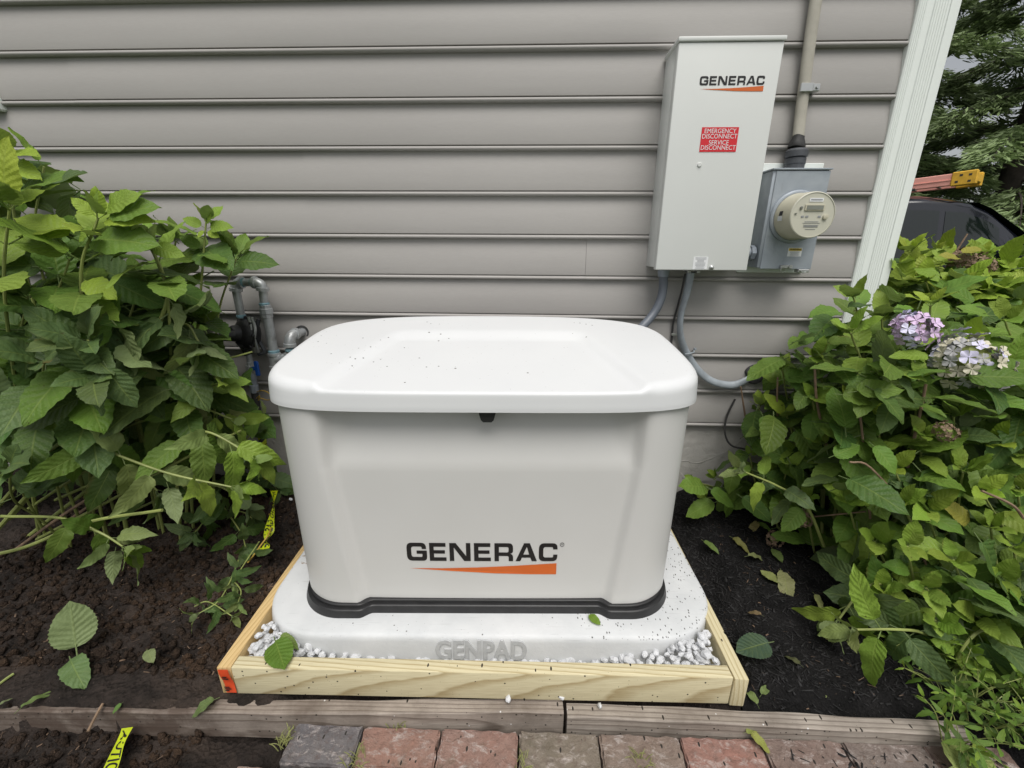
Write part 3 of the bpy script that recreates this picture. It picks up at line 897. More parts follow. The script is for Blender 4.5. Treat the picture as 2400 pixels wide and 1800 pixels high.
# ================================================================== TIMBER EDGING, PAVERS
def timber(p0, p1, label, w=.040, z0=-.10, z1=-.010, mt_=None):
    d = Vector((p1[0] - p0[0], p1[1] - p0[1], 0)); L = d.length; d.normalize(); nrm = Vector((-d.y, d.x, 0))
    o = thing('edging_timber', label, 'edging timber', (p0[0], p0[1], z0), math.atan2(d.y, d.x), 'old timbers edging the bed')
    b = MB(); n = 90
    xs = np.linspace(0, L, n)
    ringsv = []
    for i, x in enumerate(xs):
        wv = .0025 * math.sin(x * 5 + p0[0]) + .0012 * math.sin(x * 23)
        e = .0035
        sec = [(0, 0), (w, 0), (w, z1 - z0 - e), (w - e, z1 - z0), (e, z1 - z0), (0, z1 - z0 - e)]
        ringsv.append([(x, y + wv, z + .0012 * math.sin(x * 17 + y * 90)) for y, z in sec])
    b.rings(ringsv)
    ob = b.part('beam', mt_ or M['timber'], o, local=True, angle=30)
    return o
tl0 = atz(-60, 1539, -.01); tl1 = atz(1219, 1542, -.01)
tr0 = atz(1225, 1549, -.01); tr1 = atz(2100, 1589, -.01)
timber((tl0.x - .5, tl0.y + .001 - .5 * (tl1.y - tl0.y) / (tl1.x - tl0.x)), (tl1.x - .001, tl1.y), 'long weathered timber edging the bed, the left one, dirt covered at its far end')
timber((tr0.x + .001, tr0.y), (tr1.x, tr1.y), 'shorter weathered timber edging the bed, the right one, beside the black mulch', mt_=M['timber_right'])

path = tag(bpy.data.objects.new('paver_path', None), kind='structure'); COL.objects.link(path); path.location = (0, -1.2, -.1)
WM[path.name] = Matrix.Translation((0, -1.2, -.1))
edges = [-.654, -.466, -.258, -.050, .161, .374, .585, .795, 1.005, 1.215]
tints = [(.125, .118, .125), (.30, .165, .125), (.29, .165, .13), (.20, .165, .125), (.235, .175, .14), (.31, .155, .12), (.21, .145, .12), (.19, .15, .13), (.23, .15, .12)]
rb = random.Random(5)
def paver(x0, x1, y0, y1, zt, col):
    bm = bmesh.new(); bmesh.ops.create_cube(bm, size=1)
    for v in bm.verts: v.co = Vector((x0 + (v.co.x + .5) * (x1 - x0), y0 + (v.co.y + .5) * (y1 - y0), zt - .06 + (v.co.z + .5) * .06))
    bmesh.ops.bevel(bm, geom=bm.edges[:], offset=.005, segments=2, affect='EDGES')
    top = [f for f in bm.faces if f.normal.z > .9]
    bmesh.ops.subdivide_edges(bm, edges=list({e for f in top for e in f.edges if e.calc_length() > .05}), cuts=7, use_grid_fill=True)
    for v in bm.verts:
        if v.co.z > zt - .02: v.co += Vector((rb.gauss(0, .0012), rb.gauss(0, .0012), rb.gauss(0, .0016)))
    bm.verts.index_update()
    o = MB().add([v.co.copy() for v in bm.verts], [[v.index for v in f.verts] for f in bm.faces]).part('brick', M['brick'], path, angle=40)
    bm.free(); o.color = (*col, 1)
for i in range(len(edges) - 1):
    sl = .018 * (i / 8)
    paver(edges[i] + .0025, edges[i + 1] - .0025, -1.196 + sl, -1.0985 + sl * 1.25, -.050 + rb.uniform(-.003, .002), tints[i])
for i in range(10):
    x0 = edges[0] - .1 + .208 * i
    paver(x0 + .003, x0 + .205, -1.305 + .0025 * i, -1.203 + .002 * i, -.051 + rb.uniform(-.003, .002), rb.choice(tints))

# ================================================================== WALL EQUIPMENT
px0, px1, pz0, pz1, pyb, pyf = .4415, .7862, 1.1020, 1.8487, -.004, -.1733
dis = thing('disconnect_panel', 'tall beige enamel electrical disconnect cabinet with red sticker on the grey siding', 'electrical panel', ((px0 + px1) / 2, -.09, pz0))
MB().box(px0 + .002, px1 - .002, pyf + .034, pyb - .012, pz0 + .008, pz1 - .008, .003, 2).part('cabinet', M['panel'], dis)
MB().box(px0, px1, pyf, pyf + .0325, pz0, pz1 - .012, .0035, 3).part('cover', M['panel'], dis)
MB().box(px0 - .004, px1 + .004, pyf - .006, pyb - .012, pz1 - .0105, pz1 + .003, .003, 2).part('rain_cap', M['panel'], dis)
def on_panel(x, y): return (x, pyf - .0009, y)
ls2 = (.741 - .5245) / 8.56
for ch, vf in logo_letters(): stick(dis, 'lettering', vf, M['black_ink'], lambda x, y: on_panel(.5245 + x * ls2, 1.7125 + y * ls2 * 1.05), local=False)
stick(dis, 'emblem_stripe', fill([SWOOSH]), M['orange_ink'], lambda x, y: on_panel(.5245 + x * ls2, 1.7125 + y * ls2 * 1.0), local=False)
red = MB().box(.5515, .6785, pyf - .0014, pyf - .0004, 1.5090, 1.5860).part('sticker', M['red'], dis)
def line(parent, body, cx, cz, size, mat, yy, bold=.01, xs=1.0, name='lettering'):
    vs, fs = text(body, size, bold, xs=xs)
    return stick(parent, name, (vs, fs), mat, lambda x, y: (cx + x, yy, cz + y), local=False)
for s, z in (('EMERGENCY', 1.5735), ('DISCONNECT', 1.5570), ('SERVICE', 1.5375), ('DISCONNECT', 1.5215)):
    line(red, s, .615, z, .0205, M['paper'], pyf - .0020, .0, .94)
MB().lathe([(.0075, 0), (.0075, .003), (.006, .0045)], (.558, pyf, 1.468), (0, -1, 0), 20).part('plug', M['panel'], dis)
lab = MB().box(.580, .6345, pyf - .0013, pyf - .0004, 1.1055, 1.1515).part('label', M['paper'], dis)
pb = MB(); rl = random.Random(2)
for k in range(9):
    w = rl.uniform(.012, .021); z = 1.148 - k * .0047
    pb.box(.6073 - w, .6073 + w, pyf - .0018, pyf - .0014, z - .0010, z + .0006)
pb.part('fine_print', M['print_grey'], lab)
MB().lathe([(.009, 0), (.009, .004), (.004, .006), (.004, .011), (.0025, .012)], (.651, pyf, 1.1125), (0, -1, 0), 16).part('lock_screw', M['zinc'], dis)

# meter socket and meter
mx0, mx1, mz0, mz1, myf = .847, 1.056, 1.1085, 1.4640, -.120
mbx = thing('meter_socket_box', 'weathered blue grey galvanised meter box beside the beige cabinet', 'meter box', ((mx0 + mx1) / 2, -.06, mz0))
MB().box(.815, 1.080, -.030, -.0155, 1.088, 1.496, .002).part('backing_board', M['white_trim'], mbx)
MB().box(mx0 + .003, mx1 - .003, myf + .004, -.031, mz0 + .002, mz1 - .005, .003, 2).part('box_shell', M['boxmetal'], mbx)
MB().box(mx0 + .014, mx1, myf, myf + .0035, mz0 - .002, mz1 - .008, .0015).part('front_cover', M['boxmetal'], mbx)
MB().box(mx0 - .002, mx1 + .004, myf - .004, -.031, mz1 - .0045, mz1 + .001, .001).part('top_flange', M['boxmetal'], mbx)
MB().lathe([(.094, 0), (.094, .006), (.090, .010), (.084, .011), (.084, .004)], (.957, myf, 1.297), (0, -1, 0), 56).part('meter_ring', M['boxmetal'], mbx)
wl = MB().box(.955, 1.008, myf - .0012, myf - .0003, 1.154, 1.186).part('warning_label', M['paper'], mbx)
MB().box(.957, 1.006, myf - .0018, myf - .0012, 1.1745, 1.1845).part('warning_band', M['warn_yellow'], wl)
line(wl, 'WARNING', .9835, 1.1795, .0098, M['black_ink'], myf - .0023, .012, .95)
pb = MB()
for k in range(5):
    w = rl.uniform(.014, .021); z = 1.171 - k * .0034; pb.box(.9815 - w, .9815 + w, myf - .0017, myf - .0012, z - .0007, z + .0005)
pb.part('fine_print', M['print_grey'], wl)
hb = MB().box(.935, .978, myf - .010, myf - .0005, 1.108, 1.122, .002).lathe([(.007, 0), (.007, .006)], (.970, myf - .010, 1.116), (0, -1, 0), 14)
hb.part('hasp', M['zinc'], mbx)
MB().tube([Vector((.945 + .010 * math.cos(a), myf - .012, 1.103 + .010 * math.sin(a))) for a in np.linspace(0, 6.0, 16)], .0013, 6).part('seal_ring', M['zinc'], mbx)
MB().box(1.004, 1.046, myf - .010, myf + .02, 1.094, 1.106, .002).tube([(1.008, myf - .012, 1.104), (1.02, myf - .016, 1.092), (1.034, myf - .012, 1.096)], .0018, 6).part('lock_clasp', M['zinc'], mbx)

mt = thing('electric_meter', 'round cream electric meter with grey display plugged into the meter box', 'electric meter', (.957, myf - .012, 1.297))
MC = (.957, myf - .0115, 1.297)
MB().lathe([(.083, 0), (.083, .004), (.0805, .010), (.079, .085), (.077, .092)], MC, (0, -1, 0), 64).part('housing', M['meter'], mt)
FY = MC[1] - .0925
MB().lathe([(.0775, 0), (.0775, .0035), (.0745, .0055), (.0740, .0035)], (MC[0], FY, MC[2]), (0, -1, 0), 64).part('face', M['meter_face'], mt)
fy = FY - .0038
MB().box(.925, .992, fy - .0042, fy - .0002, 1.3115, 1.3325, .0008).part('display_bezel', M['meter'], mt)
MB().box(.930, .987, fy - .0052, fy - .0043, 1.3150, 1.3285).part('display', M['glass_dark'], mt)
MB().box(.937, .984, fy - .0012, fy - .0002, 1.341, 1.353).part('nameplate', M['paper'], mt)
pb = MB().box(.941, .980, fy - .0018, fy - .0013, 1.3455, 1.3495)
for q in (.923, .938, .981): pb.box(q - .005, q + .005, fy - .0012, fy - .0003, 1.289, 1.295)
for k, (w, z) in enumerate(((.024, 1.2755), (.030, 1.2705), (.026, 1.2635), (.024, 1.2605), (.025, 1.2575), (.018, 1.2500))): pb.box(.958 - w, .958 + w, fy - .0010, fy - .0002, z - .0007, z + .0007)
pb.part('face_print', M['print_grey'], mt)['kind'] = 'stuff'
MB().lathe([(.0085, 0), (.0085, .006), (.005, .007)], (1.001, fy, 1.291), (0, -1, 0), 16).part('reset_button', M['meter'], mt)
MB().box(.908, .917, fy - .006, fy - .0002, 1.316, 1.326, .002).box(.894, .901, fy - .003, fy - .0001, 1.30, 1.304).part('optical_port', M['glass_dark'], mt)
sl_ = MB()
for (a0, a1, z0, z1, mi) in ((168, 180, .022, .052, 0), (181, 192, .028, .050, 1)):
    vs = []
    for aa in np.linspace(R(a0), R(a1), 5):
        for hh in (z0, z1): vs.append((MC[0] + .0812 * math.cos(aa), MC[1] - hh, MC[2] - .0812 * math.sin(aa)))
    sl_.add(vs, [(2 * k, 2 * k + 1, 2 * k + 3, 2 * k + 2) for k in range(4)], mi)
sl_.part('side_label', [M['paper'], M['black_ink']], mt)
nip = MB().lathe([(.027, 0), (.027, .018), (.022, .019), (.022, .075)], (.788, -.075, 1.165), (1, 0, 0), 24).lathe([(.030, .042), (.030, .058)], (.788, -.075, 1.165), (1, 0, 0), 8)
nip.solo('conduit_nipple', M['grey_pvc_lt'], 'short grey conduit nipple joining the beige cabinet to the meter box', 'conduit nipple', (.80, -.075, 1.165))

# service cable down the wall
sc = thing('service_cable', 'thick beige service cable coming down the siding into the meter box', 'cable', (.954, -.05, 1.465))
pts = smooth_path([(.930, -.040, 2.65), (.930, -.040, 2.20), (.933, -.042, 1.95), (.945, -.042, 1.74), (.950, -.045, 1.64), (.953, -.050, 1.575)], 8)
b = MB(); rr = []
for p in pts: rr.append([(p.x + .0205 * math.cos(a), p.y + .014 * math.sin(a), p.z) for a in np.linspace(0, 2 * math.pi, 16, endpoint=False)])
b.rings(rr[::-1]); b.part('cable_jacket', M['beige_cable'], sc)
bt = [(.021, 1.585), (.0215, 1.578), (.028, 1.562), (.031, 1.550), (.030, 1.5465)]
b = MB(); b.rings([[(.953 + r * math.cos(a) * (1 + .06 * math.sin(3 * a)), -.052 + r * .8 * math.sin(a), z + .003 * math.sin(2 * a)) for a in np.linspace(0, 2 * math.pi, 20, endpoint=False)] for r, z in reversed(bt)])
b.part('sealed_boot', M['boot'], sc)
b = MB().lathe([(.031, 0), (.034, .004), (.034, .020), (.036, .022), (.036, .040), (.033, .043), (.039, .046), (.039, .066), (.035, .070), (.030, .074)], (.955, -.054, 1.466), (0, 0, 1), 28)
b.part('gland_hub', M['hub'], sc)
b = MB().box(.922, .967, -.0635, -.056, 1.724, 1.752, .002).box(.966, .992, -.062, -.012, 1.726, 1.750, .002).lathe([(.006, 0), (.006, .008)], (.981, -.060, 1.738), (0, -1, 0), 8)
b.part('strap_clamp', M['zinc'], sc)

# conduits and cables below the cabinet
fc = thing('flexible_conduit', 'thick dark grey conduit curving from the cabinet down behind the generator lid', 'conduit', (.47, -.09, .9))
c0 = at(1433, 592, -.09)
cpth = smooth_path([c0 + Vector((0, 0, .0)), at(1432, 625, -.092), at(1424, 655, -.098), at(1408, 682, -.11), at(1385, 708, -.14), at(1350, 742, -.20), at(1330, 790, -.26)], 8)
MB().tube(cpth, .0175, 16).part('conduit_tube', M['grey_pvc'], fc)
MB().lathe([(.023, .004), (.023, -.022), (.0205, -.026), (.0205, -.034)], (c0.x, c0.y, pz0 + .004), (0, 0, 1), 24).part('coupling', M['grey_pvc_lt'], fc)
gc = thing('grey_service_cable', 'twisted pale grey cable running from the cabinet to the dark putty patch', 'cable', (.6, -.05, .9))
k0 = at(1492, 588, -.085)
pl = [k0, at(1484, 630, -.075), at(1471, 680, -.055), at(1470, 725, -.045), at(1484, 765, -.04), at(1508, 800, -.045), at(1540, 824, -.045), at(1580, 832, -.045), at(1610, 822, -.04), at(1632, 805, -.012)]
gpt = smooth_path(pl, 7)
b = MB(); rr = []
for i, p in enumerate(gpt):
    t = (gpt[min(i + 1, len(gpt) - 1)] - gpt[max(i - 1, 0)]).normalized(); a = Vector((0, -1, 0)); a = (a - t * a.dot(t)).normalized(); c = t.cross(a)
    tw = .9 * math.sin(i * .11) + .4
    a2, c2 = a * math.cos(tw) + c * math.sin(tw), c * math.cos(tw) - a * math.sin(tw)
    rr.append([p + c2 * (.0165 * math.cos(q)) + a2 * (.0105 * math.sin(q)) for q in np.linspace(0, 2 * math.pi, 14, endpoint=False)])
b.rings(rr); b.part('cable_jacket', M['grey_cable'], gc)
MB().box(.578, .642, -.108, -.066, pz0 - .006, pz0 + .004, .002).box(.585, .60, -.112, -.07, pz0 - .014, pz0 - .004, .002).box(.622, .636, -.112, -.07, pz0 - .014, pz0 - .004, .002).part('cable_clamp', M['zinc'], gc)
q = at(1489, 762, -.045)
MB().tube([q + Vector((-.022, -.012, -.004)), q + Vector((-.005, -.018, .0)), q + Vector((.016, -.012, .006)), q + Vector((.024, .02, .010))], .0035, 8).lathe([(.006, 0), (.005, .01)], q + Vector((.026, .012, .016)), (0, -1, 0), 8).part('strap', M['grey_cable'], gc)
bw = thing('black_ground_wire', 'thin black wire running down the siding beside the pale grey cable', 'wire', (.55, -.03, .9))
MB().tube(smooth_path([at(1480, 592, -.09), at(1472, 630, -.06), at(1462, 668, -.035), at(1455, 695, -.028), at(1452, 720, -.026), at(1450, 745, -.03), at(1443, 790, -.05)], 6), .0042, 8).part('wire_run', M['boot'], bw)
q = at(1455, 722, -.03)
MB().box(q.x - .010, q.x + .016, q.y - .008, q.y + .004, q.z - .005, q.z + .005, .001).lathe([(.004, 0), (.003, .003)], (q.x + .011, q.y - .008, q.z), (0, -1, 0), 8).part('wire_clip', M['zinc'], bw)
# putty patch
q = at(1630, 806, -.01); b = MB(); rp = random.Random(4); rr = []
for (r, y) in ((.047, -.002), (.046, -.014), (.040, -.022), (.026, -.027), (.010, -.028)):
    rr.append([(q.x + r * math.cos(a) * 1.05 * (1 + .1 * math.sin(3 * a + 1) + .05 * math.sin(7 * a)), y - .0155 + rp.gauss(0, .0012), q.z + r * math.sin(a) * .98 * (1 + .08 * math.sin(2 * a))) for a in np.linspace(0, 2 * math.pi, 30, endpoint=False)])
b.rings(rr); b.f = [tuple(reversed(f)) for f in b.f]
b.solo('putty_patch', M['putty'], 'round dark putty patch sealing the cable hole in the siding', 'putty patch', (q.x, -.02, q.z), angle=25)
b = MB().tube(smooth_path([at(1588, 862, -.03), at(1570, 900, -.035), at(1566, 935, -.05), at(1580, 962, -.07), at(1620, 972, -.10)], 8), .0045, 8)
b.solo('loop_of_wire', M['boot'], 'loose loop of thin dark wire on the foundation near the right bush', 'wire', at(1570, 920, -.04))

# ================================================================== GAS PIPING
GY = -.10
gp = thing('gas_pipe', 'galvanised gas pipe loop with black regulator on the siding left of the generator', 'gas pipe', at(560, 830, GY))
S2 = 2212 / 2400
def gpt2(x, y, Y=GY): return at((500 + x * .42194) * S2, (600 + y * .42194) * S2, Y)
def pipe(a, b, r=.0165, mat='galv'): return MB().tube([a, b], r, 20).part('pipe', M[mat], gp)
def elbow(a, c, b, r=.0215):
    pts = [a.lerp(c, t) if t < 1 else c for t in (0, .0)]
    P = []
    for k in range(9):
        t = k / 8; P.append(a * (1 - t) ** 2 + c * 2 * t * (1 - t) + b * t * t)
    mb = MB().tube(P, r, 20)
    da = (a - c).normalized(); db = (b - c).normalized()
    mb.lathe([(r * .98, -.012), (r * 1.18, -.010), (r * 1.18, .004), (r * .9, .005)], a, da, 20)
    mb.lathe([(r * .98, -.012), (r * 1.18, -.010), (r * 1.18, .004), (r * .9, .005)], b, db, 20)
    return mb.part('elbow', M['galv'], gp)
def seal(p, d, r=.0185): return MB().lathe([(r * .9, -.007), (r, -.005), (r * 1.03, .003), (r * .9, .007)], p, d, 18).part('thread_sealant', M['teal'], gp)
eL = gpt2(124, 148); eR = gpt2(272, 150)
elbow(gpt2(126, 190), eL, gpt2(158, 147)); elbow(gpt2(226, 147), eR, gpt2(274, 188))
pipe(gpt2(150, 147), gpt2(235, 147)); seal(gpt2(166, 147), eR - eL); seal(gpt2(218, 147), eR - eL)
pipe(gpt2(126, 188), gpt2(157, 345)); seal(gpt2(155, 334), gpt2(126, 188) - gpt2(157, 345))
pipe(gpt2(274, 186), gpt2(286, 290)); dR = gpt2(274, 188) - gpt2(332, 530)
seal(gpt2(284, 268), dR, .0205)
MB().lathe([(.017, -.030), (.024, -.026), (.024, -.012), (.027, -.010), (.027, .010), (.023, .013), (.023, .024), (.018, .028)], gpt2(294, 306), dR, 10).part('union', M['galv'], gp)
pipe(gpt2(298, 320), gpt2(334, 530), .0195)
seal(gpt2(336, 530), dR, .023)
tee = MB().tube([gpt2(338, 542), gpt2(350, 625)], .0225, 20).lathe([(.022, -.006), (.0265, -.004), (.0265, .008), (.022, .010)], gpt2(339, 548), dR, 20).lathe([(.022, -.006), (.0265, -.004), (.0265, .008), (.022, .010)], gpt2(348, 618), dR, 20)
tee.tube([gpt2(346, 578), gpt2(378, 572)], .0215, 18).lathe([(.0215, -.006), (.0255, -.004), (.0255, .006), (.021, .008)], gpt2(380, 573), gpt2(400, 570) - gpt2(346, 578), 18)
tee.part('tee', M['galv'], gp)
seal(gpt2(396, 573), gpt2(400, 570) - gpt2(346, 578), .019)
pipe(gpt2(348, 622), gpt2(356, 720))
elbow(gpt2(400, 572), gpt2(430, 568), gpt2(430, 545)); 
pipe(gpt2(428, 575), gpt2(426, 518), .0165, 'brass'); seal(gpt2(426, 522), Vector((0, 0, 1)), .020)
hole_c = at(640 + 12, 718, -.018)
e2 = gpt2(421, 440); inw = Vector((hole_c.x, -.03, hole_c.z))
elbow(gpt2(425, 498), gpt2(420, 436), (e2 * .45 + inw * .55), .0225)
MB().tube([e2 * .5 + inw * .5, Vector((inw.x + .01, .02, inw.z + .002))], .0175, 18).part('pipe', M['galv'], gp)
MB().lathe([(.0315, 0), (.0315, .005), (.0235, .005), (.0235, 0)], (inw.x, -.012, inw.z), (0, -1, 0), 26).part('wall_hole_dark', M['putty'], gp)  # dark dished ring, its colour stands in for the unlit pipe hole
# regulator
rc = gpt2(172, 430, GY - .012); rax = Vector((-.50, -.82, .15)).normalized()
reg = MB().lathe([(.020, -.052), (.052, -.046), (.066, -.030), (.068, -.020), (.074, -.018), (.074, -.004), (.068, -.002), (.060, .012), (.050, .020), (.036, .026), (.034, .048), (.028, .056), (.010, .058)], rc, rax, 40).part('regulator_body', M['black_plastic'], gp)
b = MB()
for k in range(8):
    a = 2 * math.pi * k / 8; o1 = rax.orthogonal().normalized(); o2 = rax.cross(o1)
    b.lathe([(.006, 0), (.006, .010), (.003, .011)], rc + (o1 * math.cos(a) + o2 * math.sin(a)) * .071 + rax * -.006, rax, 6)
b.part('bolt', M['black_plastic'], reg)
MB().tube([rc + Vector((-.01, -.045, .0)), rc + Vector((-.055, -.080, .006))], [.026, .022], 18).part('vent_cap', M['black_plastic'], gp)
MB().tube([rc + Vector((-.005, -.02, -.03)), gpt2(178, 505), gpt2(196, 548)], [.024, .020, .017], 16).part('outlet', M['black_plastic'], gp)
brk = MB()
for dx in (0, .020):
    pth = [gpt2(196 + dx * 900, 340, GY - .02), gpt2(214 + dx * 900, 400, GY - .035), gpt2(212 + dx * 900, 460, GY - .04), gpt2(232 + dx * 900, 535, GY - .02)]
    brk.tube(smooth_path(pth, 5), .0062, 8)
brk.part('bracket_rod', M['zinc'], gp)
MB().tube(smooth_path([gpt2(252, 350, GY), gpt2(246, 385, GY), gpt2(236, 420, GY), gpt2(244, 455, GY), gpt2(272, 500, GY), gpt2(286, 535, GY), gpt2(250, 545, GY)], 5), .0085, 8).part('bracket_arm', M['hub'], gp)
# shut-off valve and riser
pipe(gpt2(196, 545), gpt2(206, 600), .0125, 'galv')
MB().lathe([(.012, -.03), (.018, -.026), (.018, -.012), (.022, -.010), (.022, .012), (.017, .014), (.017, .028), (.012, .030)], gpt2(210, 622), gpt2(206, 600) - gpt2(222, 740), 8).part('valve_body', M['galv'], gp)
q = gpt2(228, 625, GY - .02)
MB().box(q.x + .002, q.x + .022, q.y - .006, q.y + .006, q.z - .034, q.z + .034, .004).box(q.x - .012, q.x + .006, q.y - .004, q.y + .004, q.z - .008, q.z + .008, .002).part('valve_handle', M['blue'], gp)
MB().lathe([(.012, -.052), (.019, -.048), (.019, -.014), (.016, -.012), (.016, .012), (.019, .014), (.019, .040), (.013, .044)], gpt2(222, 700), gpt2(206, 600) - gpt2(232, 770), 8).part('riser_fitting', M['grey_pvc_lt'], gp)
rp_ = smooth_path([gpt2(226, 740), gpt2(236, 800), gpt2(252, 900), gpt2(272, 1020), gpt2(290, 1150), gpt2(300, 1260), gpt2(297, 1370, GY), gpt2(292, 1480, GY)], 8)
MB().tube(rp_, .0155, 14).part('riser_tube', M['boot'], gp)
# caution tape wound round the riser: a helical ribbon with black print
def helix_frame(s):
    """s: metres along the riser -> point, tangent"""
    acc = 0
    for i in range(len(hp) - 1):
        L = (hp[i + 1] - hp[i]).length
        if acc + L >= s or i == len(hp) - 2:
            t = (hp[i + 1] - hp[i]).normalized(); return hp[i] + t * (s - acc), t
        acc += L
hp = [p for p in rp_ if gpt2(0, 1285).z < p.z < gpt2(0, 915).z]
HL = sum((hp[i + 1] - hp[i]).length for i in range(len(hp) - 1))
def on_helix(u, v, rad=.0172):
    """u along the ribbon, v across it (metres); steep helix"""
    ca, sa = math.cos(R(36)), math.sin(R(36))
    along = u * sa + v * ca; around = (u * ca - v * sa) / rad
    p, t = helix_frame(min(max(along, 0), HL))
    a = Vector((0, -1, 0)); a = (a - t * a.dot(t)).normalized(); c = t.cross(a)
    return p + (a * math.cos(around + 2.6) + c * math.sin(around + 2.6)) * rad
ct = thing('wrapped_caution_tape', 'yellow green caution tape wound round the black gas riser by the foundation', 'caution tape', hp[-1])
b = MB(); UL = HL / math.sin(R(36)); nu = 120; wv = .046; vs = []
for i in range(nu + 1):
    for j in range(5): vs.append(on_helix(UL * i / nu, wv * (j / 4 - .5)))
b.add(vs, [(i * 5 + j, i * 5 + j + 1, i * 5 + j + 6, i * 5 + j + 5) for i in range(nu) for j in range(4)])
b.part('tape_ribbon', M['tape'], ct)
tvs, tfs = text('CAUTION: BURIED GAS LINE BELOW   CAUTION: BURIED GAS LINE BELOW', .034, .02, align='LEFT', xs=.78)
mxu = max(v[0] for v in tvs); k = min(1.0, (UL * .98) / mxu)
keep = [(x + .004, y * .95, 0) for x, y, z in tvs]
good = [f for f in tfs if all(keep[i][0] < UL * .98 for i in f)]
b = MB().add([on_helix(min(x, UL), y, .0182) for x, y, z in keep], good); b.part('tape_print', M['black_ink'], ct)
def ribbon(name, label, cl, width_dirs, body, tsize, mats, shift=0.0, flip=1, xs=.85):
    """flat tape along a centre line with black print; width_dirs gives the across vector at each point"""
    o = thing(name, label, 'caution tape', cl[-1])
    acc = [0]
    for i in range(len(cl) - 1): acc.append(acc[-1] + (cl[i + 1] - cl[i]).length)
    def P(u, v, off=0.0):
        i = max(0, min(len(cl) - 2, int(np.searchsorted(acc, u)) - 1)); f = (u - acc[i]) / (acc[i + 1] - acc[i])
        w = width_dirs[i].lerp(width_dirs[i + 1], f); c = cl[i].lerp(cl[i + 1], f); t = (cl[i + 1] - cl[i]).normalized()
        nn = t.cross(w).normalized()
        if nn.dot(CAM_LOC - c) < 0: nn = -nn
        return c + w * v + nn * (off + .004 * math.sin(u * 60) * math.sin(v * 3))
    vs = [P(acc[i] if False else acc[-1] * i / 30, v) for i in range(31) for v in (-1, -.33, .33, 1)]
    MB().add(vs, [(i * 4 + j, i * 4 + j + 1, i * 4 + j + 5, i * 4 + j + 4) for i in range(30) for j in range(3)]).part('tape_ribbon', mats, o)
    hw = .022
    vs, fs = text(body, tsize, .018, align='LEFT', xs=xs)
    vs = [(x + shift, y / hw * flip, 0) for x, y, z in vs]
    fs = [f for f in fs if all(-.0 < vs[i][0] < acc[-1] for i in f)]
    MB().add([P(x, y, .0012) for x, y, z in vs], fs).part('tape_print', M['black_ink'], o, smooth=False)
    return o
tp = smooth_path([atz(592, 1060, .17), atz(590, 1100, .145), atz(583, 1140, .12), atz(576, 1170, .10), atz(566, 1194, .085)], 6)
ribbon('dangling_caution_tape', 'yellow green caution tape end hanging down to the soil by the generator', tp, [Vector((.019 * math.cos(.28 * k), -.012 * math.sin(.5 * k) - .003, .003)) for k in range(len(tp))], 'ION: BURIED GAS LINE B', .050, M['tape'], -.016, 1, .62)
tp = smooth_path([atz(275, 1572, -.045), atz(262, 1600, -.052), atz(246, 1640, -.055), atz(228, 1690, -.06), atz(215, 1740, -.07)], 6)
ribbon('buried_caution_tape', 'yellow green caution tape emerging from under the weathered timber at the bottom left', tp, [Vector((.017, -.006 * math.sin(.3 * k), .004)) for k in range(len(tp))], 'AUTION: BURIED GAS', .046, M['tape'], .006, 1, .72)
b = MB().tube(smooth_path([gpt2(236, 760), gpt2(262, 748, GY - .03), gpt2(300, 756, GY - .05), gpt2(330, 790, GY - .05), gpt2(300, 800, GY - .02), gpt2(262, 790, GY - .03), gpt2(250, 802, GY - .03), gpt2(258, 776, GY - .035), gpt2(240, 790, GY - .02)], 6), .0022, 6)
b.solo('tracer_wire_loop', M['wire_yellow'], 'thin yellow tracer wire curling from the gas riser towards the lid', 'wire', gpt2(262, 760))
b = MB().tube(smooth_path([gpt2(298, 1380, GY - .04), atz(585, 1140, .12), atz(558, 1185, .09), atz(530, 1222, .05)], 6), .0030, 6)
b.solo('tracer_wire_tail', M['wire_yellow'], 'straight yellow tracer wire slanting down beside the dangling tape into the soil', 'wire', atz(558, 1185, .08))

